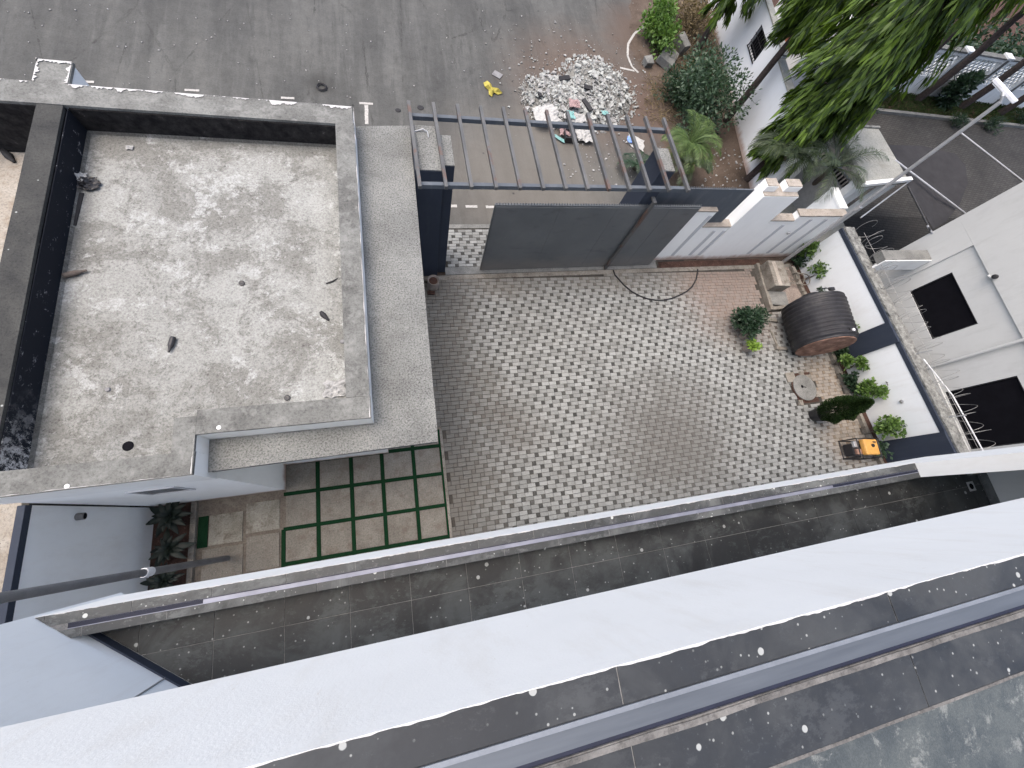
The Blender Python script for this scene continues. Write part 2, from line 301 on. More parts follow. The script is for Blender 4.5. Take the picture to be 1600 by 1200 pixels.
k.col(k.ramp(k.noise(4, 6), [(0.3, (0.16, 0.17, 0.21)), (0.7, (0.27, 0.285, 0.345))])); M['channel_bright'] = k.m
plain('channel_edge', (0.15, 0.165, 0.185), 0.5, 0.4, 0.2, 0.2, 6)
plain('gasket', (0.012, 0.015, 0.03), 0.6, 0.3)
plain('galvanised', (0.42, 0.43, 0.44), 0.45, 0.5, 0.6, 0.2, 8)
plain('grey_pvc', (0.12, 0.122, 0.125), 0.5, 0.4, 0, 0.25, 7)
plain('white_pvc', (0.6, 0.61, 0.62), 0.5)
plain('black_plastic', (0.012, 0.012, 0.014), 0.45, 0.5)
plain('black_rubber', (0.018, 0.018, 0.02), 0.7)
plain('void', (0.006, 0.006, 0.008), 0.9, 0.05, bump=0)
plain('turf', (0.006, 0.026, 0.011), 0.95, 0.1, 0, 0.5, 60, 0.6)
plain('white_enamel', (0.72, 0.73, 0.75), 0.35, 0.5, bump=0)
plain('lamp_glass', (0.6, 0.62, 0.64), 0.2, 0.5, bump=0)
plain('yellow_metal', (0.50, 0.27, 0.07), 0.5, 0.4, 0, 0.2, 14)
plain('red_plastic', (0.45, 0.05, 0.07), 0.5)
plain('green_plastic', (0.035, 0.075, 0.06), 0.5)
plain('yellow_cloth', (0.33, 0.285, 0.06), 0.85)
plain('white_sack', (0.34, 0.34, 0.33), 0.8, 0.2, 0, 0.2, 10)
plain('blue_print', (0.15, 0.25, 0.55), 0.8)
plain('cyan_plastic', (0.16, 0.32, 0.31), 0.5)
plain('pink_cloth', (0.27, 0.19, 0.19), 0.9)
plain('grey_card', (0.17, 0.17, 0.175), 0.9)
plain('road_paint', (0.33, 0.325, 0.31), 0.85, 0.2, 0, 0.35, 18)
plain('rubble_pale', (0.50, 0.50, 0.49), 0.9, 0.2, 0, 0.35, 9, 0.6)
plain('rubble_grey', (0.27, 0.27, 0.265), 0.9, 0.2, 0, 0.4, 9, 0.6)
plain('rubble_dust', (0.34, 0.325, 0.31), 0.95, 0.1, 0, 0.4, 5, 0.9)
plain('clay_pot', (0.20, 0.175, 0.155), 0.85, 0.2, 0, 0.3, 9)
plain('bark', (0.10, 0.085, 0.075), 0.95, 0.1, 0, 0.4, 14, 0.8)
plain('dark_bark', (0.055, 0.045, 0.042), 0.95, 0.1, 0, 0.4, 14, 0.8)
plain('dry_stem', (0.20, 0.135, 0.085), 0.9, 0.1, 0, 0.4, 9)
plain('wire', (0.25, 0.25, 0.245), 0.5, 0.4, 0.4, 0.3, 20, 0)
plain('net', (0.035, 0.035, 0.038), 0.9, 0.1, 0, 0.2, 3)
plain('brown_panel', (0.24, 0.12, 0.085), 0.8)
plain('orange_brick', (0.42, 0.17, 0.1), 0.85)
# tank: black polyethylene, clay dust on the base
k = NT('tank_plastic', 0.55, 0.35)
c = k.ramp(k.noise(2.5, 9, 0.7, k.map(scale=(1, 0.6, 1))), [(0.35, (0.010, 0.010, 0.013)), (0.55, (0.022, 0.022, 0.025)), (0.72, (0.05, 0.048, 0.046))])
c = k.mix(k.ramp(k.noise(16, 8, 0.8), [(0.62, 0), (0.7, 0.6)]), c, (0.13, 0.125, 0.12)); k.col(c); M['tank_plastic'] = k.m
k = NT('tank_dusty', 0.85, 0.2)
c = k.ramp(k.noise(4, 9, 0.7), [(0.35, (0.11, 0.06, 0.045)), (0.65, (0.30, 0.185, 0.14))]); k.col(c); M['tank_dusty'] = k.m
def leafmat(name, a, b, rough=0.5, spec=0.4, trans=0.25):
    k = NT(name, rough, spec)
    r = k.rnd(); n = k.noise(1.3, 3)
    c = k.mix(k.math('FRACT', k.math('ADD', r, k.math('MULTIPLY', n, 0.6))), a, b)
    k.col(c)
    tr = k.n('ShaderNodeBsdfTranslucent'); mx = k.n('ShaderNodeMixShader'); mx.inputs[0].default_value = trans
    k.link(k.mix(1.0, c, (1.3, 1.35, 0.7), 'MULTIPLY'), tr.inputs[0]); out = k.t.nodes['Material Output']
    k.link(k.b.outputs[0], mx.inputs[1]); k.link(tr.outputs[0], mx.inputs[2]); k.link(mx.outputs[0], out.inputs[0]); M[name] = k.m
leafmat('mast_leaf', (0.009, 0.026, 0.006), (0.115, 0.19, 0.02))
leafmat('dark_leaf', (0.014, 0.032, 0.018), (0.032, 0.065, 0.034))
leafmat('bush_leaf', (0.025, 0.052, 0.03), (0.055, 0.095, 0.055))
leafmat('bright_leaf', (0.05, 0.11, 0.02), (0.12, 0.21, 0.045))
leafmat('shrub_leaf', (0.045, 0.09, 0.025), (0.13, 0.22, 0.05))
leafmat('palm_leaf', (0.032, 0.052, 0.030), (0.085, 0.112, 0.062))
leafmat('palm_green', (0.045, 0.085, 0.024), (0.105, 0.16, 0.05))
leafmat('topiary_leaf', (0.010, 0.026, 0.008), (0.035, 0.065, 0.018))
leafmat('agave_leaf', (0.008, 0.014, 0.011), (0.02, 0.03, 0.024), 0.5)
leafmat('lime_leaf', (0.14, 0.24, 0.03), (0.24, 0.36, 0.07))
leafmat('verge_grass', (0.02, 0.038, 0.014), (0.055, 0.08, 0.03), 0.8, 0.1)
leafmat('dry_grass', (0.11, 0.085, 0.05), (0.21, 0.17, 0.11), 0.9, 0.1)

# ------------------------------------------------------------------ mesh builder
ORG = {}
class MB:
    def __init__(s, rot=None, pivot=(0, 0)):
        s.v = []; s.f = []; s.rot = rot; s.pv = pivot
    def add(s, vs, fs):
        o = len(s.v)
        for p in vs: s.v.append(tuple(p))
        for f in fs: s.f.append(tuple(i + o for i in f))
    def box(s, x0, y0, z0, x1, y1, z1, jit=0.0):
        vs = [(x0, y0, z0), (x1, y0, z0), (x1, y1, z0), (x0, y1, z0), (x0, y0, z1), (x1, y0, z1), (x1, y1, z1), (x0, y1, z1)]
        if jit: vs = [tuple(c + random.uniform(-jit, jit) for c in p) for p in vs]
        s.add(vs, [(0, 3, 2, 1), (4, 5, 6, 7), (0, 1, 5, 4), (1, 2, 6, 5), (2, 3, 7, 6), (3, 0, 4, 7)]); return s
    def obox(s, c, size, mat):
        hx, hy, hz = (a / 2 for a in size); c = Vector(c)
        vs = [c + mat @ Vector((x, y, z)) for z in (-hz, hz) for x, y in ((-hx, -hy), (hx, -hy), (hx, hy), (-hx, hy))]
        s.add(vs, [(0, 3, 2, 1), (4, 5, 6, 7), (0, 1, 5, 4), (1, 2, 6, 5), (2, 3, 7, 6), (3, 0, 4, 7)]); return s
    def bar(s, a, b, wd, ht, up=(0, 0, 1)):
        a, b = Vector(a), Vector(b); d = (b - a); L = d.length; d.normalize(); sd = d.cross(Vector(up))
        if sd.length < 1e-4: sd = Vector((1, 0, 0))
        sd.normalize(); u = sd.cross(d)
        return s.obox((a + b) / 2, (L, wd, ht), Matrix((d, sd, u)).transposed())
    def prism(s, poly, z0, z1):
        n = len(poly); ar = sum(poly[i][0] * poly[(i + 1) % n][1] - poly[(i + 1) % n][0] * poly[i][1] for i in range(n))
        if ar < 0: poly = poly[::-1]
        vs = [(x, y, z0) for x, y in poly] + [(x, y, z1) for x, y in poly]
        s.add(vs, [tuple(range(n - 1, -1, -1)), tuple(range(n, 2 * n))] + [(i, (i + 1) % n, n + (i + 1) % n, n + i) for i in range(n)]); return s
    def sheet(s, poly, z):
        n = len(poly); ar = sum(poly[i][0] * poly[(i + 1) % n][1] - poly[(i + 1) % n][0] * poly[i][1] for i in range(n))
        if ar < 0: poly = poly[::-1]
        s.add([(x, y, z) for x, y in poly], [tuple(range(n))]); return s
    def tube(s, pts, r, n=8, caps=True):
        pts = [Vector(p) for p in pts]; m = len(pts); rs = r if hasattr(r, '__len__') else [r] * m
        vs = []; pu = None
        for i, p in enumerate(pts):
            t = (pts[min(i + 1, m - 1)] - pts[max(i - 1, 0)]).normalized()
            u = (pu - t * pu.dot(t)) if pu is not None else (t.cross(Vector((0, 0, 1))) if abs(t.z) < .95 else t.cross(Vector((1, 0, 0))))
            u.normalize(); pu = u; w_ = t.cross(u)
            for k_ in range(n):
                a = 2 * math.pi * k_ / n; vs.append(p + (u * math.cos(a) + w_ * math.sin(a)) * rs[i])
        fs = [(i * n + k_, i * n + (k_ + 1) % n, (i + 1) * n + (k_ + 1) % n, (i + 1) * n + k_) for i in range(m - 1) for k_ in range(n)]
        if caps: fs += [tuple(range(n - 1, -1, -1)), tuple(range((m - 1) * n, m * n))]
        s.add(vs, fs); return s
    def lathe(s, prof, c, n=24, axis=(0, 0, 1), closed=False):
        ax = Vector(axis).normalized(); u = ax.cross(Vector((1, 0, 0)) if abs(ax.x) < .9 else Vector((0, 1, 0))).normalized(); w_ = ax.cross(u); c = Vector(c); vs = []
        for r, h in prof:
            for k_ in range(n):
                a = 2 * math.pi * k_ / n; vs.append(c + ax * h + (u * math.cos(a) + w_ * math.sin(a)) * r)
        m = len(prof)
        fs = [(i * n + k_, i * n + (k_ + 1) % n, (i + 1) * n + (k_ + 1) % n, (i + 1) * n + k_) for i in range(m - 1) for k_ in range(n)]
        if prof[0][0] > 1e-5 and not closed: fs.append(tuple(range(n - 1, -1, -1)))
        if prof[-1][0] > 1e-5 and not closed: fs.append(tuple(range((m - 1) * n, m * n)))
        s.add(vs, fs); return s
    def leaf(s, p, d, nrm, L, W, droop=0.0):
        p, d = Vector(p), Vector(d).normalized(); sd = d.cross(Vector(nrm))
        if sd.length < 1e-4: sd = d.cross(Vector((0.3, 1, 0.2)))
        sd.normalize(); g = Vector((0, 0, -droop * L))
        m_ = p + d * L * .5 + g * .3; e = p + d * L + g
        s.add([p, m_ - sd * W / 2, m_ + sd * W / 2, e], [(0, 1, 2), (1, 3, 2)]); return s
    def build(s, name, mat, parent=None, bevel=0.0, smooth=False, jitter=0.0):
        V = s.v
        if s.rot:
            c, n_ = math.cos(s.rot), math.sin(s.rot); px, py = s.pv
            V = [((x - px) * c - (y - py) * n_ + px, (x - px) * n_ + (y - py) * c + py, z) for x, y, z in V]
        if parent is not None: org = ORG[parent.name]
        else:
            xs = [p[0] for p in V]; ys = [p[1] for p in V]; zs = [p[2] for p in V]
            org = Vector(((min(xs) + max(xs)) / 2, (min(ys) + max(ys)) / 2, min(zs)))
        me = bpy.data.meshes.new(name)
        me.from_pydata([(p[0] - org[0], p[1] - org[1], p[2] - org[2]) for p in V], [], s.f); me.update()
        me.materials.append(M[mat] if isinstance(mat, str) else mat)
        o = bpy.data.objects.new(name, me); col.objects.link(o)
        if parent is not None: o.parent = parent
        else: o.location = org
        ORG[o.name] = org
        if smooth:
            for p in me.polygons: p.use_smooth = True
        if bevel:
            b = o.modifiers.new('bevel', 'BEVEL'); b.width = bevel; b.segments = 2; b.limit_method = 'ANGLE'
        return o
def tag(o, label=None, cat=None, group=None, kind=None):
    if label: o['label'] = label
    if cat: o['category'] = cat
    if group: o['group'] = group
    if kind: o['kind'] = kind
    return o
def thing(name, label, cat, loc, group=None):
    o = bpy.data.objects.new(name, None); col.objects.link(o); o.location = loc; o.empty_display_size = .2
    ORG[o.name] = Vector(loc); return tag(o, label, cat, group)
def rough_edges(o, amp, cuts=0, seed=0, scale=3.0):
    """break the straight edges of a cast block a little"""
    me = o.data; bm = bmesh.new(); bm.from_mesh(me)
    if cuts:
        bmesh.ops.subdivide_edges(bm, edges=[e for e in bm.edges if e.calc_length() > 0.5], cuts=cuts, use_grid_fill=True)
    for v in bm.verts:
        p = v.co * scale + Vector((seed, seed * 2, 0)); v.co += Vector((noise.noise(p), noise.noise(p + Vector((9, 0, 0))), noise.noise(p + Vector((0, 9, 0))))) * amp
    bm.to_mesh(me); bm.free()

# ================================================================== SETTING: ground, street, courtyard
tag(MB().sheet([(-250, -250), (250, -250), (250, 250), (-250, 250)], -0.03).build('ground', 'earth'), kind='structure')
street = tag(MB().sheet([(-150, 7.86), (150, 7.86), (150, 160), (-150, 160)], -0.012).build('street', 'asphalt'), kind='structure')
GA = 0.0205; GP = (0.0, 6.26)           # the gate line is turned a little against the guard house
def GY(x, y0=6.26): return y0 + math.tan(GA) * x
def dash(x0, y0, x1, y1, wd=0.09):
    a, b = Vector((x0, y0, 0.0)), Vector((x1, y1, 0.0)); d = (b - a).normalized(); s_ = Vector((-d.y, d.x, 0)) * wd / 2
    m_ = MB(); n = 5
    for i in range(n):                    # worn paint: a broken edge
        j = lambda: random.uniform(.75, 1.0)
        p, q = a.lerp(b, i / n), a.lerp(b, (i + 1) / n)
        m_.add([p - s_ * j(), q - s_ * j(), q + s_ * j(), p + s_ * j()], [(0, 1, 2, 3)])
    return m_.build('painted_dash', 'road_paint', street)
for x in (-7.95, -5.5, -3.05): dash(x, 12.28, x + 0.36, 12.3)
dash(-0.86, 12.32, -0.46, 12.34); dash(-0.68, 11.5, -0.66, 12.27, 0.12)
for x in (1.38, 2.0, 2.62, 3.24): dash(x, 8.57, x + 0.36, 8.58, 0.11)
arc = [Vector((10.6, 17.9, 0)), Vector((9.9, 17.25, 0)), Vector((9.45, 16.6, 0)), Vector((9.25, 15.9, 0)), Vector((9.3, 15.35, 0)), Vector((9.5, 15.05, 0))]
for a, b in zip(arc, arc[1:]): dash(a.x, a.y, b.x, b.y, 0.1)
dash(8.75, 15.2, 9.35, 15.12, 0.1)

# courtyard: 200 x 100 light blocks in pairs, a dark 100 x 100 block, each row stepping two units
U = 0.1032; G = 0.007
court = tag(MB().sheet([(0.3, -2.6), (14.4, -2.6), (13.6, 6.36), (0.3, 6.08), (-.66, 6.08), (-.66, 2.0), (.3, 2.0)], 0.0).build('courtyard_pavement', 'joint_sand'), kind='structure')
def paver_geo(m_, x, y, w_, h_, z, tilt):
    c = 0.006; b = -0.02
    tx, ty = tilt
    def P(px, py, pz): return (px, py, pz + (px - x - w_ / 2) * tx + (py - y - h_ / 2) * ty)
    x0, y0, x1, y1 = x + G / 2, y + G / 2, x + w_ - G / 2, y + h_ - G / 2
    vs = [P(x0, y0, b), P(x1, y0, b), P(x1, y1, b), P(x0, y1, b), P(x0, y0, z - c), P(x1, y0, z - c), P(x1, y1, z - c), P(x0, y1, z - c),
          P(x0 + c, y0 + c, z), P(x1 - c, y0 + c, z), P(x1 - c, y1 - c, z), P(x0 + c, y1 - c, z)]
    m_.add(vs, [(8, 9, 10, 11)] + [(i, (i + 1) % 4, 4 + (i + 1) % 4, 4 + i) for i in range(4)] + [(4 + i, 4 + (i + 1) % 4, 8 + (i + 1) % 4, 8 + i) for i in range(4)])
def in_court(x, y):
    if not ((0.62 if y < 1.95 else -0.6) < x < 13.42 + (3 - y) * 0.06 and -2.3 < y): return False
    if 0.37 < x < 1.17 and y > 6.18: return False
    if y > 6.02 + 0.02 * x: return False
    if x > 11.55 and y > 4.66: return False
    if abs(x - 11.96) < 0.42 and abs(y - 1.98) < 0.52: return False
    return True
blocks = []
prand = random.Random(3)
for r in range(-24, 62):
    y = r * U
    for k_ in range(-4, 28):
        x0 = 0.2 + (k_ * 5 - (2 * r) % 5) * U
        for off, w_, kind_ in ((0, 2, 'l'), (2, 2, 'l'), (4, 1, 'd')):
            x = x0 + off * U
            if in_court(x + w_ * U / 2, y + U / 2): blocks.append((x, y, w_ * U, U, kind_))
def shown(b):           # seen past the balcony edge, nearest first
    x, y = b[0] + b[2] / 2, b[1] + b[3] / 2
    return y > -0.36 + 0.055 * x + 0.25 and x > 0.64
near = sorted([b for b in blocks if shown(b) and b[4] == 'l'], key=lambda b: (b[0]) ** 2 + b[1] ** 2)[:300]
neard = sorted([b for b in blocks if shown(b) and b[4] == 'd'], key=lambda b: (b[0]) ** 2 + b[1] ** 2)[:150]
single = set(near) | set(neard)
def proto(w_, mat):
    m_ = MB(); paver_geo(m_, -w_ / 2, -U / 2, w_, U, 0.0, (0, 0))
    me = bpy.data.meshes.new('paver'); me.from_pydata(m_.v, [], m_.f); me.materials.append(M[mat]); return me
pl_, pd_ = proto(2 * U, 'paver_light'), proto(U, 'paver_dark')
rest_l, rest_d = MB(), MB()
for b in blocks:
    z = 0.018 + prand.uniform(-.0035, .0035); tl = (prand.uniform(-.02, .02), prand.uniform(-.025, .025))
    if b in single:
        o = bpy.data.objects.new('paver', pl_ if b[4] == 'l' else pd_); col.objects.link(o); o.parent = court
        L = Vector((b[0] + b[2] / 2, b[1] + b[3] / 2, z)) - ORG[court.name]; o.location = L; o.rotation_euler = (tl[1], -tl[0], prand.uniform(-.008, .008))
    else: paver_geo(rest_l if b[4] == 'l' else rest_d, *b[:4], z, tl)
tag(rest_l.build('pale_paver_field', 'paver_light', court), kind='stuff'); tag(rest_d.build('dark_paver_field', 'paver_dark', court), kind='stuff')
# apron of the same blocks between gate and street
apron = tag(MB(GA, GP).sheet([(0.9, 6.3), (9, 6.3), (9, 7.86), (0.9, 7.86)], -0.004).build('gate_apron', 'joint_sand'), kind='structure')
al, ad = MB(GA, GP), MB(GA, GP); na = 0
for r in range(0, 14):
    y = 6.46 + r * U * 0.93
    if y > 7.66: break
    for k_ in range(-1, 16):
        x0 = 1.05 + (k_ * 5 - (2 * r) % 5) * U
        for off, w_, kind_ in ((0, 2, 'l'), (2, 2, 'l'), (4, 1, 'd')):
            x = x0 + off * U
            if 1.1 < x and x + w_ * U < 2.75:
                o = bpy.data.objects.new('paver', pl_ if kind_ == 'l' else pd_); col.objects.link(o); o.parent = apron; o.scale = (1, .93, 1)
                px_, py_ = x + w_ * U / 2, y + U * .465; o.location = Vector((px_, py_ + math.tan(GA) * px_, .012 + prand.uniform(-.004, .004))) - ORG[apron.name]; o.rotation_euler = (prand.uniform(-.03, .03), prand.uniform(-.03, .03), GA)
            elif 1.1 < x and x + w_ * U < 8: paver_geo(al if kind_ == 'l' else ad, x, y, w_ * U, U * 0.93, 0.012 + prand.uniform(-.004, .004), (prand.uniform(-.03, .03), prand.uniform(-.03, .03)))
tag(al.build('pale_paver_field', 'paver_light', apron), kind='stuff'); tag(ad.build('dark_paver_field', 'paver_dark', apron), kind='stuff')
MB(GA, GP).box(1.05, 7.74, -.01, 9, 7.88, 0.02).build('edge_strip', 'grey_concrete', apron, bevel=.008)
tag(MB(GA, GP).box(0.35, 6.05, -0.03, 13.35, 6.19, 0.026).build('gate_sill', 'kerb_concrete', bevel=.006), 'long stained concrete sill running along the foot of the sliding gate', 'sill')
tag(MB(GA, GP).box(1.16, 6.2, -0.03, 7.9, 6.44, 0.034).build('gate_track', 'grey_concrete', bevel=.006), 'narrow concrete track under the grey sliding gate', 'gate track')

# little patio of slabs and turf strips in the corner behind the guard house
patio = tag(MB().sheet([(-4.6, -2.4), (0.62, -2.4), (0.62, 2.0), (-4.6, 2.0)], 0.008).build('patio', 'path_concrete'), kind='structure')
turf = MB()
xs = [-2.9, -2.21, -1.5, -0.82, -0.105, 0.56]
for x in xs[1:]: turf.box(x - .04, -2.2, 0.0, x + .04, 1.9, 0.034)
turf.box(xs[0] - .04, -2.2, 0.0, xs[0] + .04, 0.1, 0.033)
for y in (1.5, 0.83, 0.1, -0.6, -1.3): turf.box(-2.9 if y < 0.9 else -2.5, y - .04, 0.0, 0.6, y + .04, 0.031)
turf.box(-4.5, -.02, 0, -4.32, 0.60, 0.03)
tag(turf.build('turf_strip', 'turf', patio), kind='stuff')
for i in range(5):
    for j, (y0, y1) in enumerate(((0.88, 1.45), (0.15, 0.78), (-0.55, 0.05), (-1.25, -0.65), (1.55, 1.95))):
        m_ = MB(); m_.box(xs[i] + .044, y0 - .008, -.01, xs[i + 1] - .044, y1 + .008, 0.026 + prand.uniform(-.004, .004))
        m_.build('slab', 'slab_stone', patio, bevel=.006)
for x0, x1, y0, y1, mt in ((-4.30, -3.68, 0.0, 0.60, 'pale_slab_stone'), (-3.62, -2.98, 0.13, 0.74, 'pale_slab_stone'), (-4.4, -3.66, -0.66, -0.06, 'slab_stone'), (-3.6, -2.98, -0.62, 0.06, 'slab_stone')):
    MB().box(x0, y0, -.01, x1, y1, 0.027).build('slab', mt, patio, bevel=.006)
bedw = tag(MB().sheet([(-5.3, -2.4), (-4.62, -2.4), (-4.62, 0.93), (-5.3, 0.93)], 0.012).build('planting_bed', 'dark_soil'), kind='structure')
tag(MB().box(-4.62, -2.4, -.02, -4.52, 0.92, 0.10).build('bed_kerb', 'kerb_concrete', bevel=.008), 'low tan kerb along the dark bed of broad-leaved rosette plants', 'kerb')
tag(MB().box(0.565, -2.4, -.02, 0.63, 1.9, 0.045).build('patio_kerb', 'kerb_concrete', bevel=.008), 'thin kerb between the slab patio and the paved courtyard', 'kerb')

# east planting bed with its kerb
EWX = lambda y: 13.68 + (5.0 - y) * 0.078
bed = tag(MB().sheet([(EWX(6.4) - .30, 6.4), (EWX(6.4) + .1, 6.4), (EWX(-3) + .1, -3), (EWX(-3) - .36, -3)], 0.03).build('planting_bed', 'dark_soil'), kind='structure')
kb = thing('bed_kerb', 'long concrete kerb edging the narrow bed along the east wall', 'kerb', (13.6, 2, 0))
for i in range(9):
    y0 = 6.3 - i; y1 = y0 - .985
    MB().prism([(EWX(y0) - .43, y0), (EWX(y0) - .31, y0), (EWX(y1) - .33, y1), (EWX(y1) - .45, y1)], -.02, 0.14).build('kerb_stone', 'kerb_concrete', kb, bevel=.01)
pk = thing('corner_kerb', 'low concrete upstand around the dug out corner beside the water tank', 'kerb', (11.65, 5.4, 0))
MB().prism([(11.60, 4.66), (11.72, 4.66), (11.80, 6.42), (11.68, 6.42)], -.02, .16).build('kerb_stone', 'kerb_concrete', pk, bevel=.012)
MB().prism([(11.725, 4.66), (12.3, 4.70), (12.3, 4.82), (11.725, 4.78)], -.02, .14).build('kerb_stone', 'kerb_concrete', pk, bevel=.012)
tag(MB().sheet([(11.72, 4.78), (13.4, 4.78), (13.3, 6.42), (11.8, 6.42)], 0.02).build('corner_soil', 'gravel_soil'), kind='structure')
tag(MB(GA, GP).sheet([(8.0, 6.2), (12, 6.2), (12, 6.42), (8.0, 6.42)], 0.012).build('wall_bed', 'dark_soil'), kind='structure')

# beyond the street wall: bare earth, lane, verge, the neighbour's yard
er = random.Random(4); ep = [(10.9, 22), (9.75, 17.6), (9.5, 16), (9.95, 14.8), (9.9, 12.4), (9.3, 10.6), (8.7, 9.4), (8.6, 6.9)]
e_ = []
for (xa, ya), (xb, yb) in zip(ep, ep[1:]):
    for i in range(14): e_.append((xa + (xb - xa) * i / 14 + er.uniform(-.13, .13), ya + (yb - ya) * i / 14 + er.uniform(-.05, .05)))
tag(MB().sheet([(8.6, 6.9), (13.6, 6.9), (13.9, 22)] + e_, -0.006).build('bare_earth', 'earth'), kind='structure')
tag(MB().sheet([(11.6, 7.05), (16.6, 7.05), (16.6, 8.9), (13.2, 9.3), (12.3, 8.9)], -0.002).build('pale_pavement', 'pale_concrete'), kind='structure')
tag(MB().sheet([(14.2, 8.6), (60, 8.6), (60, 14.3), (16.0, 14.3), (14.2, 20), (14.2, 12)], -0.005).build('lane', 'dark_paving'), kind='structure')
tag(MB().sheet([(14.1, -6), (60, -6), (60, 8.6), (14.1, 8.6)], -0.008).build('neighbour_yard', 'shaded_paving'), kind='structure')
tag(MB().box(17.5, 14.26, -.02, 60, 14.42, 0.12).build('lane_kerb', 'grey_concrete', bevel=.01), kind='structure')
tag(MB().sheet([(17.5, 14.42), (60, 14.42), (60, 60), (17.5, 60)], 0.05).build('verge', 'dark_soil'), kind='structure')

# ================================================================== GUARD HOUSE
PZ, DZ, CZ = 3.88, 3.40, 3.50
gh = thing('guardhouse', 'flat roofed white guard house with grey parapets and a stained roof', 'building', (-2.5, 4, 0))
MB().prism([(-5.25, 0.93), (-2.865, 0.93), (-2.865, 1.47), (-0.66, 1.47), (-0.66, 7.40), (-5.25, 7.40)], 0, 3.2).build('wall', 'white_wall', gh)
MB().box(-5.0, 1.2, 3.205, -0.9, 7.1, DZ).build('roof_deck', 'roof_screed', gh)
# parapets: a white wall with a grey weathered cap
def parapet(poly, name, cap):
    MB().prism(poly, 3.21, PZ - 0.05).build(name, 'bitumen_grey' if cap == 'dark_parapet_top' else 'white_paint', gh)
    o = MB().prism(poly, PZ - 0.048, PZ).build('parapet_cap', cap, gh); rough_edges(o, 0.006, 6, len(poly) + poly[0][0]); return o
parapet([(-5.30, 0.915), (-2.86, 0.915), (-2.86, 1.225), (-5.30, 1.225)], 'parapet', 'parapet_top')
parapet([(-3.12, 1.227), (-2.86, 1.227), (-2.86, 1.70), (-3.12, 1.70)], 'parapet', 'parapet_top')
parapet([(-2.858, 1.447), (-0.62, 1.447), (-0.62, 1.785), (-2.858, 1.785)], 'parapet', 'parapet_top')
parapet([(-0.955, 1.787), (-0.625, 1.787), (-0.645, 7.05), (-0.965, 7.05)], 'parapet', 'parapet_top')
parapet([(-5.33, 1.227), (-4.97, 1.227), (-4.99, 6.99), (-5.33, 6.99)], 'parapet', 'dark_parapet_top')
MB().box(-9.5, 7.03, 0, -0.66, 7.40, PZ - .05).build('street_parapet', 'white_paint', gh)
MB().prism([(-9.5, 7.0), (-.66, 7.0), (-.66, 7.43), (-4.97, 7.43), (-4.97, 7.92), (-5.45, 7.92), (-5.45, 7.43), (-9.5, 7.43)], PZ - .048, PZ).build('parapet_cap', 'parapet_top', gh)
pier = MB().box(-5.43, 7.434, 0, -4.99, 7.90, PZ - .05).build('pier', 'white_paint', gh); 
# white paint left on the outer rims of the caps
def rim(a, b, wd, up=0.004, n=40, seed=0, par=None):
    rr = random.Random(seed); a, b = Vector(a), Vector(b); d = (b - a).normalized(); s_ = Vector((d.y, -d.x, 0)); m_ = MB(); v = []; ph = rr.random() * 9
    for i in range(n + 1):
        p = a.lerp(b, i / n); q_ = (a + (b - a) * i / n) * 3.0 + Vector((ph, seed, 0)); w_ = wd * max(.02, .30 + 1.1 * noise.noise(q_) + .6 * noise.noise(q_ * 3.7) + .45 * noise.noise(q_ * 11))
        v += [p + Vector((0, 0, up)), p + s_ * w_ + Vector((0, 0, up))]
    m_.add(v, [(2 * i, 2 * i + 1, 2 * i + 3, 2 * i + 2) for i in range(n)]); return m_.build('paint_rim', 'old_paint', par or gh)
rim((-9.5, 7.425, PZ + .008), (-5.45, 7.425, PZ + .008), .09, n=400, seed=1); rim((-4.97, 7.425, PZ + .008), (-0.66, 7.425, PZ + .008), .09, n=430, seed=2)
rim((-5.44, 7.91, PZ + .01), (-4.98, 7.91, PZ + .01), .09, n=60, seed=3); rim((-4.98, 7.91, PZ + .01), (-4.98, 7.44, PZ + .01), .08, n=60, seed=4); rim((-5.44, 7.44, PZ + .01), (-5.44, 7.91, PZ + .01), .08, n=60, seed=5)
rim((-0.632, 7.4, PZ + .006), (-0.628, 1.45, PZ + .006), .012, n=90, seed=6); rim((-2.87, 1.4, PZ + .006), (-2.87, 0.93, PZ + .006), .015, n=20, seed=7)
rim((-2.9, .923, PZ + .006), (-5.3, .923, PZ + .006), .012, n=50, seed=8)
# bitumen on the inside of the west and street parapets
MB().box(-4.968, 1.23, DZ + .002, -4.956, 6.985, PZ - .052).build('bitumen_lining', 'bitumen', gh)
MB().box(-4.955, 6.978, DZ + .002, -0.968, 7.022, PZ - .055).build('bitumen_lining', 'bitumen_grey', gh)
MB().box(-9.5, 6.99, 2.9, -5.345, 7.026, PZ - .055).build('bitumen_lining', 'bitumen_grey', gh)
# fillet of pale mortar at the foot of the lining
m_ = MB()
for a, b, s_ in (((-4.954, 1.25), (-4.954, 6.97), (0.035, 0)), ((-4.95, 6.976), (-0.97, 6.976), (0, -0.035))):
    m_.add([(a[0], a[1], DZ + .04), (b[0], b[1], DZ + .04), (b[0] + s_[0], b[1] + s_[1], DZ + .003), (a[0] + s_[0], a[1] + s_[1], DZ + .003)], [(0, 1, 2, 3), (3, 2, 1, 0)])
m_.build('mortar_fillet', 'roof_screed', gh)
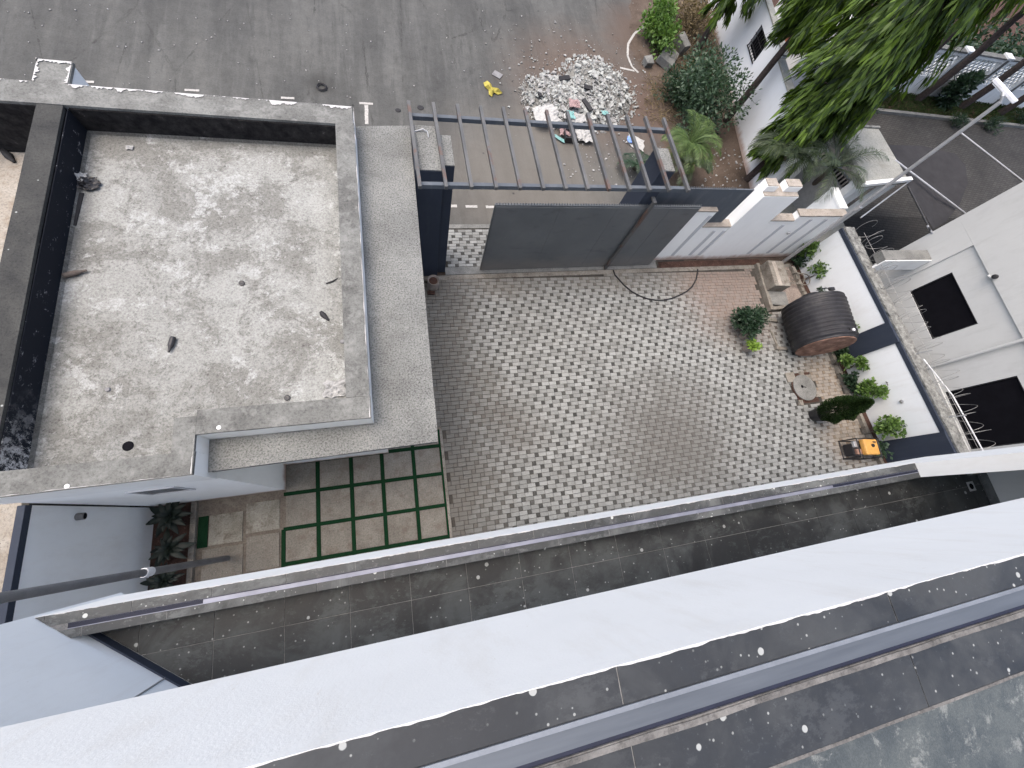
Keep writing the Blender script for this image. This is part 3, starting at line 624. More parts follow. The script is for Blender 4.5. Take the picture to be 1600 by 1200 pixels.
# canopy slab of exposed aggregate round two sides, navy edge
cpy = [(-2.85, 0.985), (0.335, 1.045), (0.385, 7.52), (-0.64, 7.40), (-0.618, 1.44), (-2.85, 1.44)]
o = MB().prism(cpy, CZ - .02, CZ).build('canopy_slab', 'exposed_aggregate', gh); rough_edges(o, .010, 14, 5, 2.0)
MB().prism([(-2.85, 0.995), (0.325, 1.055), (0.375, 7.51), (-0.64, 7.39), (-0.618, 1.445), (-2.85, 1.445)], CZ - .14, CZ - .022).build('canopy_edge', 'navy_paint', gh)
MB().prism([(-2.85, 1.01), (0.31, 1.07), (0.36, 7.5), (-0.64, 7.38), (-0.618, 1.45), (-2.85, 1.45)], CZ - .17, CZ - .142).build('canopy_soffit', 'white_paint', gh)
# louvred window in the wall towards the house
wn = MB().box(-4.17, .90, 2.22, -3.60, .928, 2.30).build('window', 'grey_trim', gh)
wn.data.clear_geometry(); wm = MB()
for a in ((-4.19, .912, 2.20, -3.58, .945, 2.24), (-4.19, .912, 2.80, -3.58, .945, 2.84), (-4.19, .912, 2.24, -4.15, .945, 2.80), (-3.62, .912, 2.24, -3.58, .945, 2.80)): wm.box(*a)
wn.data.from_pydata([tuple(Vector(p) - ORG[gh.name]) for p in wm.v], [], wm.f); 
MB().box(-4.149, .924, 2.241, -3.621, .9285, 2.799).build('pane', 'void', wn)
for i in range(7):
    z = 2.30 + i * .078; m_ = MB(); m_.add([(-4.148, .919, z), (-3.622, .919, z), (-3.622, .9275, z + .05), (-4.148, .9275, z + .05)], [(0, 1, 2, 3), (3, 2, 1, 0)]); m_.build('louvre', 'galvanised', wn)

# adjoining flat roof to the west
nb = thing('adjoining_building', 'neighbouring building with a sandy tan roof beyond the black parapet', 'building', (-8, 3, 0))
MB().box(-12, -3, 0, -5.75, 6.98, 2.78).build('wall', 'grey_concrete', nb)
o = MB().box(-12.05, -3.05, 2.785, -5.36, 6.985, 2.9).build('roof', 'tan_roof', nb); rough_edges(o, .012, 12, 4)
# west boundary wall
ww = thing('boundary_wall', 'white west boundary wall with a navy top edge beside the slab patio', 'wall', (-5.4, -1, 0))
MB().box(-5.55, -3, 0, -5.30, .91, 2.82).build('wall', 'bluish_wall', ww)
MB().box(-5.38, -3, 2.822, -5.285, .91, 2.93).build('top_edge', 'navy_paint', ww, bevel=.005)
o = MB().box(-5.75, -3, 2.822, -5.382, .91, 2.92).build('mortar_top', 'tan_roof', ww); rough_edges(o, .02, 8, 2)
st_ = MB().tube([(-5.30, .745, 1.99), (-5.2, .745, 1.985)], .055, 16).build('outlet_pipe', 'grey_pvc', ww); MB().lathe([(.045, 0), (.0, .001)], (-5.199, .745, 1.985), 14, (1, 0, 0)).build('pipe_bore', 'void', st_)
a = at(355, 872, 0.02); b = at(0, 934.5, 4.75); b2 = b + (b - a) * .12
dp = thing('drain_pipe', 'tall grey drain pipe rising from the slab patio towards the house', 'pipe', a)
MB().tube([a, a.lerp(b, .55)], .055, 16).build('pipe', 'grey_pvc', dp, smooth=False); MB().tube([a.lerp(b, .55), b2], .052, 16).build('pipe', 'grey_pvc', dp)
MB().tube([a.lerp(b, .52), a.lerp(b, .555)], .066, 16).build('coupling', 'white_pvc', dp)

# ================================================================== THE HOUSE (terrace below the camera, balcony edge at the camera)
FZ, KZ, UZ = 5.15, 5.40, 8.56
hs = thing('house', 'white house edge with dark tiled terraces in the foreground', 'house', (2, -2, 0))
MB().box(-2.6, -5.0, 0, 8.5, -1.9, 4.40).build('ground_storey_wall', 'white_wall', hs)
YO, YI = -0.361, -0.569
dg = Vector((0.793, -0.609, 0)); A0 = Vector((-3.27, -0.345, 0)); 
def onD(t): return A0 + dg * t
e1 = onD(0.02); e2 = onD(2.6)
# terrace slab and fascia
MB().prism([(A0.x + .02, YO - .003), (8.6, YO - .003), (8.6, -5), (e2.x, -5), (e2.x, e2.y)], 4.42, FZ - .02).build('terrace_slab', 'white_paint', hs)
MB().prism([(A0.x + .02, YO), (6.99, YO), (6.99, YI), (A0.x + .30, YI)], FZ - .018, KZ - .014).build('terrace_kerb', 'white_paint', hs)
# kerb coping of dark tiles with the empty glass channel between
rr = random.Random(5)
def clipD(poly, off=.004):
    """cut a plan polygon along the angled end wall"""
    f_ = lambda p: -(Vector((p[0], p[1], 0)) - A0).dot(Vector((-.609, -.793, 0))) - off
    out = []
    for i_ in range(len(poly)):
        a, b = poly[i_], poly[(i_ + 1) % len(poly)]; fa, fb = f_(a), f_(b)
        if fa >= 0: out.append(a)
        if fa * fb < 0: t = fa / (fa - fb); out.append((a[0] + (b[0] - a[0]) * t, a[1] + (b[1] - a[1]) * t))
    return out
outer = [-3.6, -3.17] + [-2.55 + i * .62 for i in range(16)]; outer = [x for x in outer if x < 6.7] + [6.99]
inner = [-3.5] + [-2.90 + i * .62 for i in range(17)]; inner = [x for x in inner if x < 6.7] + [6.985]
MB().prism(clipD([(-3.6, YO - .002), (6.99, YO - .002), (6.99, YI + .001), (-3.6, YI + .001)], .006), KZ - .0138, KZ - .0035).build('coping_bed', 'grout', hs)
for xs_, y0, y1 in ((outer, YO, -.448), (inner, -.497, YI)):
    for i in range(len(xs_) - 1):
        a, b = xs_[i] + .0025, xs_[i + 1] - .0025
        poly = clipD([(a, y0), (b, y0), (b, y1), (a, y1)])
        if len(poly) > 2: MB().prism(poly, KZ - .012, KZ + rr.uniform(-.001, .001)).build('coping_tile', 'coping_tile', hs, bevel=.002)
rim((-3.2, YO + .001, KZ), (6.98, YO + .001, KZ), .012, .0025, 1200, 21, hs)
MB().box(-3.24, YO + .0002, KZ - .10, 6.99, YO + .0016, KZ + .0012).build('fascia_skim', 'white_paint', hs)
MB().prism([(-3.0, -.4485), (6.99, -.4485), (6.99, -.4965), (-3.0, -.4965)], KZ - .0034, KZ - .0028).build('channel_bed', 'channel_bright', hs)
MB().box(-3.0, -.456, KZ - .0026, 6.99, -.4495, KZ + .003).build('channel_lip', 'gasket', hs)
MB().box(-3.0, -.4955, KZ - .0026, 6.99, -.492, KZ + .004).build('channel_lip', 'channel_bright', hs)
MB().box(-3.0, -.4895, KZ - .0026, -2.0, -.457, KZ - .0006).build('channel_seal', 'gasket', hs); MB().box(5.4, -.4885, KZ - .0026, 6.98, -.459, KZ - .0006).build('channel_seal', 'gasket', hs)
# terrace floor tiles, 600 x 600
fb = MB().prism([(e1.x + .3, YI), (8.56, YI), (8.56, -2.4), (e2.x + .2, -2.4), (e2.x + .2, e2.y)], FZ - .018, FZ - .005).build('floor_bed', 'grout', hs)
for i in range(-3, 18):
    for y0, y1 in ((YI - .002, -.856), (-.856, -1.456), (-1.456, -2.056)):
        x0, x1 = -2.0025 + i * .605, -2.0025 + (i + 1) * .605
        x1 = min(x1, 8.53)
        if x1 - x0 < .05: continue
        poly = clipD([(x0 + .0025, y0 - .0025), (x1 - .0025, y0 - .0025), (x1 - .0025, y1 + .0025), (x0 + .0025, y1 + .0025)], .018)
        if len(poly) < 3: continue
        MB().prism(poly, FZ - .012, FZ + rr.uniform(-.0012, .0012)).build('floor_tile', 'floor_tile', hs, bevel=.0015)
# angled end wall on the left with its navy skirting and a surface conduit
nD = Vector((-.609, -.793, 0))
p0, p1 = onD(0), onD(2.9)
MB().prism([(p0.x, p0.y), (p1.x, p1.y), (p1.x + nD.x * .2, p1.y + nD.y * .2), (p0.x + nD.x * .2, p0.y + nD.y * .2)], 4.3, 8.5).build('end_wall', 'bluish_wall', hs)
q0, q1 = onD(.33), onD(2.7)
MB().prism([(q0.x - nD.x * .002, q0.y - nD.y * .002), (q1.x - nD.x * .002, q1.y - nD.y * .002), (q1.x - nD.x * .016, q1.y - nD.y * .016), (q0.x - nD.x * .016, q0.y - nD.y * .016)], FZ + .002, FZ + .10).build('skirting', 'navy_paint', hs)
c0 = onD(1.18) - nD * .006; MB().tube([c0 + Vector((0, 0, FZ + .10)), c0 + Vector((0, 0, FZ + .75))], .007, 6).build('conduit', 'galvanised', hs)
# right-hand return: wall standing on the kerb and the end wall of the terrace
MB().box(7.0, YI + .004, 4.43, 8.75, YO - .004, 12.0).build('return_wall', 'white_paint', hs)
MB().box(8.552, -3.2, FZ - .02, 8.75, YI + .002, 7.63).build('end_wall', 'neighbour_plaster', hs)
MB().box(8.535, -2.4, FZ + .002, 8.551, YI, FZ + .11).build('skirting', 'coping_tile', hs)
MB().box(8.30, YI - .13, FZ + .004, 8.44, YI - .02, FZ + .07).build('junction_box', 'grey_concrete', hs, bevel=.01)
dr = MB().box(8.22, -.93, FZ + .002, 8.36, -.79, FZ + .006).build('floor_drain', 'galvanised', hs); MB().lathe([(.045, 0), (.0, .001)], (8.29, -.86, FZ + .0062), 14).build('drain_hole', 'void', dr)
# upper slab: white fascia, tiled coping, glazing channel, balcony floor
UO, UI = -0.572, -0.968
MB().box(-9, -6, 7.645, 14, UO, UZ - .014).build('upper_fascia', 'white_paint', hs)
MB().box(-4, UI, UZ - .0138, 10, -.7785, UZ - .004).build('coping_bed', 'grout', hs); MB().box(-4, -.6815, UZ - .0138, 10, UO - .002, UZ - .004).build('coping_bed', 'grout', hs)
for y0, y1 in ((UO, -.682), (-.778, UI)):
    x = .575 - 8 * 1.195
    while x < 10:
        a, b = x + .002, x + 1.195 - .002
        if b > -3.5: MB().box(a, y1, UZ - .012, b, y0, UZ + rr.uniform(-.0008, .0008)).build('coping_tile', 'upper_coping_tile', hs, bevel=.0015)
        x += 1.195
rim((-3, UO + .001, UZ), (6, UO + .001, UZ), .007, .0015, 1800, 23, hs)
MB().box(-9, UO + .0002, UZ - .10, 14, UO + .0016, UZ + .0012).build('fascia_skim', 'white_paint', hs)
MB().box(-4, -.7775, UZ - .013, 10, -.6825, UZ - .008).build('channel_bed', 'gasket', hs)
MB().box(-4, -.7530, UZ - .0075, 10, -.700, UZ - .0015).build('channel_cap', 'channel_metal', hs)
MB().box(-4, -.6985, UZ - .0075, 10, -.684, UZ + .003).build('channel_lip', 'channel_edge', hs)
MB().box(-4, -.7775, UZ - .0075, 10, -.7685, UZ - .001).build('channel_lip', 'mortar_bead', hs)
o = MB().box(-4, -.790, UZ + .0012, 10, -.772, UZ + .0035).build('mortar_bead', 'mortar_bead', hs); rough_edges(o, .0045, 110, 6, 16)
o = MB().box(-4, UI - .008, UZ - .05, 10, UI + .002, UZ + .001).build('mortar_bead', 'mortar_bead', hs); rough_edges(o, .0025, 80, 9, 12)
MB().box(-4, -4, UZ - .012, 10, UI - .008, UZ - .006).build('balcony_floor', 'balcony_screed', hs)

# ================================================================== GATE, PERGOLA, STREET WALL
gp = thing('gate_pillar', 'navy gate pillar beside the guard house, pale rough top', 'pillar', (0.8, 6.9, 0), 'gate pillars')
MB().box(0.39, 6.20, 0, 0.925, 7.30, 3.69).build('shaft', 'navy_paint', gp, bevel=.006)
MB().box(0.927, 6.33, 0, 1.155, 7.08, 3.70).build('buttress', 'navy_paint', gp, bevel=.006)
o = MB().box(0.395, 6.205, 3.692, 0.92, 7.295, 3.715).build('pillar_top', 'exposed_aggregate', gp); rough_edges(o, .008, 4, 1)
o = MB().box(0.932, 6.335, 3.702, 1.15, 7.075, 3.722).build('pillar_top', 'exposed_aggregate', gp); rough_edges(o, .008, 4, 2)
MB().tube([(.45, 7.12, 3.72), (.62, 7.15, 3.76), (.70, 7.1, 3.75), (.71, 6.98, 3.73)], .012, 6).build('bent_rebar', 'galvanised', gp)
gp2 = thing('gate_pillar', 'navy gate pillar at the right end of the pergola', 'pillar', (5.95, 6.9, 0), 'gate pillars')
MB().box(5.80, 6.50, 0, 6.15, 7.15, 3.67).build('shaft', 'navy_paint', gp2, bevel=.006)
o = MB().box(5.805, 6.505, 3.672, 6.145, 7.145, 3.70).build('pillar_top', 'exposed_aggregate', gp2); rough_edges(o, .008, 3, 3)
PGA = 0.026; PGP = (0.45, 5.8)
pg = thing('pergola', 'grey steel pergola of thin slats above the driveway gate', 'pergola', (3.3, 6.8, 3.6))
ys = (5.84, 7.50)
for y in ys: MB(PGA, PGP).box(0.46, y - .04, 3.67, 6.28, y + .04, 3.765).build('beam', 'slate_metal', pg, bevel=.004)
for i in range(13):
    x = 0.44 + i * 0.4815
    MB(PGA, PGP).box(x - .032, 5.70, 3.768, x + .032, 7.76, 3.845).build('slat', 'pergola_steel', pg, bevel=.003)

gt = thing('sliding_gate', 'dark grey steel sliding gate with spiked top, half open', 'gate', (4.9, 6.38, 0))
gr_ = lambda: MB(GA, GP)
edges = [2.17, 3.75, 5.25, 6.75, 7.62]
for i in range(4): gr_().box(edges[i] + .004, 6.30, .07, edges[i + 1] - .004, 6.318, 2.60).build('panel', 'gate_steel', gt)
m_ = gr_()
for a in ((2.15, 6.32, .05, 7.64, 6.37, .11), (2.15, 6.32, 2.58, 7.64, 6.37, 2.64), (2.15, 6.32, .11, 2.20, 6.37, 2.58), (7.59, 6.32, .11, 7.64, 6.37, 2.58), (4.6, 6.325, .11, 4.65, 6.365, 2.58)): m_.box(*a)
m_.build('frame', 'gate_steel', gt)
m_ = gr_()
for i in range(80):
    x = 2.19 + i * .0685; m_.box(x - .008, 6.335, 2.641, x + .008, 6.35, 2.695)
tag(m_.build('spike_row', 'gate_steel', gt), kind='stuff')
for x in (2.6, 4.9, 7.2):
    gr_().lathe([(.06, -.02), (.06, .02)], (x, 6.345, .055), 16, (0, 1, 0)).build('roller', 'galvanised', gt)
gpost = thing('gate_guide_post', 'tall slim steel guide post standing against the sliding gate', 'post', (6.07, 6.3, 0))
gr_().box(6.03, 6.20, 0, 6.11, 6.27, 2.86).build('upright', 'pergola_steel', gpost, bevel=.004)
gr_().box(6.02, 6.20, 2.862, 6.12, 6.50, 2.91).build('head', 'pergola_steel', gpost, bevel=.004)
gr_().box(6.03, 6.44, 2.5, 6.11, 6.50, 2.86).build('hook', 'pergola_steel', gpost, bevel=.004)

fp = thing('metal_fence_panel', 'blue grey sheet metal panel with spikes between pergola pillar and white pier', 'fence', (7.8, 6.85, 0))
gr_().box(6.1, 6.62, 0.05, 9.16, 6.66, 2.93).build('panel', 'slate_metal', fp)
m_ = gr_()
for i in range(36):
    x = 6.2 + i * .067; m_.box(x - .007, 6.632, 2.931, x + .007, 6.648, 2.985)
tag(m_.build('spike_row', 'gate_steel', fp), kind='stuff')

# stepped white street wall
sw = thing('street_wall', 'white stepped street wall with beige coping right of the gate', 'wall', (10.5, 6.75, 0))
SY0, SY1 = 6.50, 6.72
def seg(x0, x1, z, last=False):
    gr_().box(x0, SY0, 0, x1, SY1, z - .05).build('wall_panel', 'white_wall', sw)
    o = gr_().box(x0 - .01, SY0 - .02, z - .048, x1 - .003, SY1 + .02, z).build('coping', 'beige_coping', sw, bevel=.006); rough_edges(o, .006, 4, x0)
    gr_().box(x0 + .02, SY0 - .012, z - .13, x1 - .02, SY0 - .001, z - .07).build('moulding', 'white_wall', sw)
seg(7.72, 8.50, 2.30); seg(8.502, 9.48, 1.66); seg(10.66, 11.56, 1.92); seg(11.562, 13.42, 2.12)
for x, z in ((8.40, 2.1), (9.05, 1.45), (9.4, 1.45), (11.35, 1.7), (12.15, 1.95), (12.75, 1.95)):
    gr_().box(x - .05, SY0 - .022, .25, x + .05, SY0 - .002, z).build('groove_strip', 'grey_trim', sw, bevel=.004)  # raised grey strip stands for a recessed groove, its shade put into the colour
gr_().lathe([(.0, .03), (.05, .03), (.06, 0)], (11.9, SY0 - .03, 1.35), 12, (0, -1, 0)).build('wall_light', 'galvanised', sw)
pr_ = thing('wall_pier', 'tall white notched pier rising in the middle of the street wall', 'pier', (10.1, 6.7, 0))
gr_().box(9.483, SY0 - .02, 0, 10.655, SY1 + .18, 2.86).build('shaft', 'white_wall', pr_, bevel=.006)
gr_().box(9.49, SY0 + .13, 2.862, 9.86, SY1 + .175, 3.05).build('merlon', 'white_wall', pr_, bevel=.006)
gr_().box(10.15, SY0 + .13, 2.862, 10.645, SY1 + .175, 3.05).build('merlon', 'white_wall', pr_, bevel=.006)
for a in ((9.495, SY0 - .01, 10.645, SY0 + .128, 2.862, 2.885), (9.862, SY0 + .13, 10.148, SY1 + .17, 2.862, 2.885), (9.50, SY0 + .14, 9.85, SY1 + .165, 3.052, 3.075), (10.16, SY0 + .14, 10.635, SY1 + .165, 3.052, 3.075)):
    o = gr_().box(a[0], a[1], a[4], a[2], a[3], a[5]).build('mortar_cap', 'beige_coping', pr_); rough_edges(o, .006, 3, a[0])
rw = thing('return_wall', 'short white wall turning out to the street behind the corner of the plot', 'wall', (13.5, 7.1, 0))
gr_().box(13.2, 6.74, 0, 13.45, 7.5, 2.1).build('wall_panel', 'bluish_wall', rw)
gr_().box(13.18, 6.74, 2.102, 13.47, 7.52, 2.16).build('coping', 'white_paint', rw)

# east boundary wall, leaning out of square with the plot
EZ = 1.74
ew = thing('boundary_wall', 'long white east boundary wall with navy pilasters and crumbling mortar top', 'wall', (13.9, 2, 0))
def ebox(y0, y1, d0, d1, z0, z1, name, mat, par=ew, bevel=0):
    return MB().prism([(EWX(y0) + d0, y0), (EWX(y0) + d1, y0), (EWX(y1) + d1, y1), (EWX(y1) + d0, y1)], z0, z1).build(name, mat, par, bevel=bevel)
ebox(6.62, -3.2, 0, .36, 0, EZ - .12, 'wall', 'bluish_wall')
ebox(6.62, -3.2, -.012, .055, EZ - .118, EZ + .0, 'top_edge', 'navy_paint', bevel=.004)
o = ebox(6.62, -3.2, .057, .42, EZ - .118, EZ + .05, 'mortar_top', 'rough_mortar'); rough_edges(o, .028, 46, 3, 5.0)
for i in range(24):        # loose lumps of mortar on the wall head
    y = 6.4 - i * .37 + random.uniform(-.15, .15); s_ = random.uniform(.03, .08); m_ = MB()
    x = EWX(y) + random.uniform(.12, .4); m_.box(x - s_, y - s_, EZ, x + s_, y + s_, EZ + s_ * .9, jit=s_ * .45); m_.build('mortar_lump', 'rough_mortar', ew)
ebox(3.35, 2.70, -.075, -.002, 0, EZ + .02, 'pilaster', 'navy_paint', bevel=.005)
ebox(0.02, -1.2, -.075, -.002, 0, EZ + .02, 'pilaster', 'navy_paint', bevel=.005)
MB().lathe([(.035, 0), (.05, .02), (.05, .05), (.02, .06)], (EWX(1.0) - .003, 1.05, 1.12), 12, (-1, 0, 0)).build('wall_bracket', 'galvanised', ew)
MB().tube([(EWX(1.7), 1.68, .98), (EWX(1.7) - .05, 1.72, .98), (EWX(1.6) - .05, 1.6, .99)], .012, 6).build('cable_hook', 'black_plastic', ew)
# razor wire on top
rz = thing('razor_wire', 'looped coil of razor wire along the crumbling east wall top', 'razor wire', (14.4, 2, EZ))
pts = []; n = 1500
for i in range(n):
    t = i / n; y = 6.5 - t * 8.4; a = t * 2 * math.pi * 33; rr_ = .27 + .06 * math.sin(t * 57)
    pts.append((EWX(y) + .62 + rr_ * math.cos(a), y + .10 * math.sin(a * .5), EZ + .22 + rr_ * math.sin(a)))
MB().tube(pts, .0055, 4).build('coil', 'wire', rz)
MB().tube([(EWX(6.3) + .46, 6.3, EZ + .2), (EWX(-1.6) + .5, -1.6, EZ + .22)], .006, 5).build('line_wire', 'wire', rz)
for y in (5.0, 2.3, 0.4):
    MB().tube([(EWX(y) + .3, y, EZ - .05), (EWX(y) + .36, y - .05, EZ + .4)], .014, 6).build('stake', 'galvanised', rz)
tag(MB().tube([(EWX(2.0) + .42, 2.1, EZ + .08), (EWX(1.0) + .75, 0.95, EZ + .12), (EWX(0) + .8, -.7, EZ + .15)], .018, 8).build('loose_conduit', 'white_pvc'), 'bent white conduit lying over the east wall by the neighbour\'s lower window', 'conduit')

# ================================================================== NEIGHBOUR'S HOUSE
nh = thing('neighbour_house', 'grey plastered neighbouring house with two dark window openings', 'house', (19, 2, 0))
NX = 16.0
wins = [(2.85, 4.55, 1.29, 2.42), (-0.6, 1.18, 1.02, 2.65)]
ysn = [-8, -0.6, 1.18, 2.85, 4.55, 5.95]
def npanel(y0, y1, z0, z1, d=0.0): MB().box(NX - d, y0, z0, NX + .25, y1, z1).build('wall_panel', 'neighbour_plaster', nh)
npanel(4.551, 5.95, 0, 3.12); npanel(1.181, 2.849, 0, 3.12); npanel(-8, -.601, 0, 3.12)
npanel(2.85, 4.55, 0, 1.29); npanel(2.85, 4.55, 2.42, 3.12); npanel(-.6, 1.18, 0, 1.02); npanel(-.6, 1.18, 2.65, 3.12)
MB().box(NX - .06, 2.34, 3.122, NX + .25, 5.95, 7.5).build('upper_wall', 'neighbour_plaster', nh)
MB().box(NX - .06, -8, 3.122, NX + .25, 2.338, 7.5).build('upper_wall', 'neighbour_plaster', nh)
MB().box(NX - .06, 5.0, 0, NX - .001, 5.95, 3.12).build('corner_band', 'neighbour_plaster', nh)
MB().box(NX - .05, -8, 0, NX - .001, 2.0, .98).build('plinth_band', 'neighbour_plaster', nh)
MB().box(NX + .252, -8, 0, 26, 5.945, 7.48).build('inner_mass', 'void', nh)
for y0, y1, z0, z1 in wins:
    f_ = MB()
    for a in ((y0, y0 + .03, z0, z1), (y1 - .03, y1, z0, z1), (y0 + .03, y1 - .03, z0, z0 + .03), (y0 + .03, y1 - .03, z1 - .03, z1)): f_.box(NX + .02, a[0], a[2], NX + .055, a[1], a[3])
    wn = f_.build('window', 'black_plastic', nh); MB().box(NX + .06, y0 + .001, z0 + .001, NX + .245, y1 - .001, z1 - .001).build('pane', 'void', wn)
MB().tube([(NX - .07, 2.02, 0), (NX - .115, 2.04, 3.3), (NX - .115, 2.06, 7.4)], .045, 12).build('downpipe', 'neighbour_plaster', nh)
wl = MB().lathe([(.06, 0), (.065, .07), (.05, .12), (.0, .125)], (NX - .062, 3.9, 3.22), 14, (-1, 0, 0.1)).build('wall_lamp', 'black_plastic', nh)
MB().tube([(NX - .07, 3.85, 3.17), (NX - .08, 3.92, 3.13), (NX - .07, 4.02, 3.10)], .03, 8).build('patched_cable_hole', 'neighbour_plaster', nh)
bm_ = thing('concrete_beam', 'grey concrete strut bridging from the east wall to the neighbouring house', 'beam', (15.2, 5.5, 1.9))
MB().box(14.0, 5.16, 1.92, 15.93, 5.50, 2.18).build('beam', 'grey_concrete', bm_, bevel=.01)
MB().box(14.0, 5.13, 1.66, 15.93, 5.158, 2.16).build('painted_face', 'white_paint', bm_)
MB().box(14.0, 5.16, 1.66, 15.93, 5.19, 1.915).build('painted_face', 'white_paint', bm_)

# neighbour's gate canopy, fence, net frame
gc = thing('gate_canopy', 'cream flat canopy roof over the neighbour\'s entrance behind the lamp post', 'canopy', (14.9, 8.8, 0))
ZC = 2.5
c4 = [at(1300, 195, ZC), at(1372, 200, ZC), at(1420, 282, ZC), at(1345, 290, ZC)]
c4 = [(p.x, p.y) for p in c4]
o = MB().prism(c4, ZC - .14, ZC - .03).build('roof_slab', 'pale_concrete', gc); 
o = MB().prism([(x, y) for x, y in c4], ZC - .028, ZC).build('roof_finish', 'pale_concrete', gc)
def edge(a, b, name, mat, h=.10, wd=.12, z=ZC):
    return MB().bar((a[0], a[1], z + h / 2 + .002), (b[0], b[1], z + h / 2 + .002), wd, h).build(name, mat, gc)
o = edge(c4[0], c4[3], 'upstand', 'rough_mortar', .12, .14); rough_edges(o, .03, 10, 2)
o = edge(c4[0], c4[1], 'upstand', 'rough_mortar', .05, .08); rough_edges(o, .02, 8, 4)
o = edge(c4[3], c4[2], 'upstand', 'white_paint', .10, .12)
for x, y in ((c4[0][0] + .2, c4[0][1] - .2), (c4[3][0] + .2, c4[3][1] + .25), (c4[2][0] - .2, c4[2][1] + .2), (c4[1][0] - .2, c4[1][1] - .2)):
    MB().box(x - .12, y - .12, 0, x + .12, y + .12, ZC - .142).build('column', 'white_paint', gc)
sg = thing('entrance_gate', 'white capped wall with black railing panels beside the cream canopy', 'gate', (13.6, 8.8, 0))
a, b = at(1287, 232, 1.6), at(1332, 292, 1.6); d = (b - a).normalized()
MB().bar(a + Vector((0, 0, .03)), b + Vector((0, 0, .03)), .07, .05).build('top_rail', 'galvanised', sg)
for i in range(13):
    p = a.lerp(b, (i + .5) / 13); MB().bar((p.x, p.y, .15), (p.x, p.y, 1.6), .03, .07, (d.x, d.y, 0)).build('bar', 'black_plastic', sg)
sd = Vector((d.y, -d.x, 0)); MB().bar(a + sd * .28 + Vector((0, 0, -.85)), b + sd * .28 + Vector((0, 0, -.85)), .05, 1.5).build('sheet', 'galvanised', sg)
a2, b2 = b + Vector((-.1, -.05, 0)), b + Vector((.62, .05, 0))
MB().bar((a2.x, a2.y, .85), (b2.x, b2.y, .85), .28, 1.7).build('post', 'white_paint', sg, bevel=.01)
MB().bar((a2.x - .1, a2.y - .02, 1.75), (b2.x + .1, b2.y + .02, 1.75), .36, .09).build('post_cap', 'white_paint', sg, bevel=.01)
sn = thing('shade_frame', 'galvanised tube frame with dark shade netting over the neighbour\'s yard', 'shade frame', (17, 8, 0))
def tubeT(a, b, r=.03, nm='tube', mat='galvanised'): MB().tube([a, b], r, 8).build(nm, mat, sn)
tubeT(Vector((15.81, 8.68, 2.5)), Vector((17.85, 6.57, 2.5))); tubeT(Vector((19.8, 10.18, 2.5)), Vector((21.9, 7.87, 2.5)))
tubeT(Vector((15.80, 7.62, 2.5)), Vector((15.82, 5.97, 2.5)), .025, 'tube', 'black_plastic'); tubeT(Vector((15.78, 6.15, 2.5)), Vector((15.95, 5.9, 2.45)), .03)
tubeT(at(1420, 284, 2.45), at(1345, 340, 2.45), .02); tubeT(Vector((17.85, 6.57, 0)), Vector((17.85, 6.57, 2.5))); tubeT(Vector((19.8, 10.18, 0)), Vector((19.8, 10.18, 2.5))); tubeT(Vector((21.9, 7.87, 0)), Vector((21.9, 7.87, 2.5)))
poly = [at(*q, 2.42) for q in ((1374, 226), (1440, 228), (1492, 240), (1508, 258), (1512, 285), (1500, 318), (1478, 346), (1458, 358), (1419, 292))]
m_ = MB(); cc = sum(poly, Vector()) / len(poly); cc.z -= .12
m_.add([tuple(p) for p in poly] + [tuple(cc)], [(i, (i + 1) % 9, 9) for i in range(9)]); o = m_.build('net', 'net', sn); sol = o.modifiers.new('solid', 'SOLIDIFY'); sol.thickness = .006

# ================================================================== FAR WALLS AND THE LANE
# white wall with a barred opening along the planted corner
gw = thing('garden_wall', 'white garden wall with a barred window opening behind the bushes', 'wall', (13.6, 15, 0))
GX = lambda y: 13.12 + (y - 11.5) * .128
def gbox(y0, y1, d0, d1, z0, z1, name='wall_panel', mat='far_wall', par=gw): return MB().prism([(GX(y0) + d0, y0), (GX(y0) + d1, y0), (GX(y1) + d1, y1), (GX(y1) + d0, y1)], z0, z1).build(name, mat, par)
gbox(13.2, 14.35, 0, .22, 0, 2.3); gbox(15.35, 24, 0, .22, 0, 2.3); gbox(14.351, 15.349, 0, .22, 0, 1.25); gbox(14.351, 15.349, 0, .22, 1.95, 2.3)
gbox(9.2, 13.19, -.12, .12, 0, 2.2); gbox(9.2, 13.19, -.15, .15, 2.202, 2.26, 'coping', 'pale_concrete'); gbox(13.2, 24, -.02, .25, 2.302, 2.35, 'coping', 'pale_concrete')
g_ = gbox(14.34, 15.36, -.03, -.005, 1.24, 1.27, 'grille', 'black_plastic')
for i in range(7): MB().tube([(GX(14.4 + i * .15) - .02, 14.4 + i * .15, 1.25), (GX(14.4 + i * .15) - .02, 14.4 + i * .15, 1.95)], .013, 6).build('bar', 'black_plastic', g_)
for z in (1.45, 1.7, 1.94): MB().tube([(GX(14.35) - .02, 14.35, z), (GX(15.35) - .02, 15.35, z)], .012, 6).build('bar', 'black_plastic', g_)
gbox(14.36, 15.34, .12, .2, 1.251, 1.949, 'shade_panel', 'void')
pb = thing('planter_wall', 'white house walls with a brown panel glimpsed behind the drooping tree', 'building', (15.5, 12.5, 0))
MB().box(14.0, 11.2, 0, 15.6, 11.9, 1.4).build('planter', 'brown_panel', pb); MB().box(14.2, 13.0, 0, 16.5, 13.3, 2.6).build('wall_panel', 'white_paint', pb); MB().box(16.0, 13.31, 0, 16.3, 18, 3.0).build('wall_panel', 'white_paint', pb)
MB().box(14.5, 14.6, 0, 14.9, 15.0, 2.2).build('brick_block', 'orange_brick', pb)

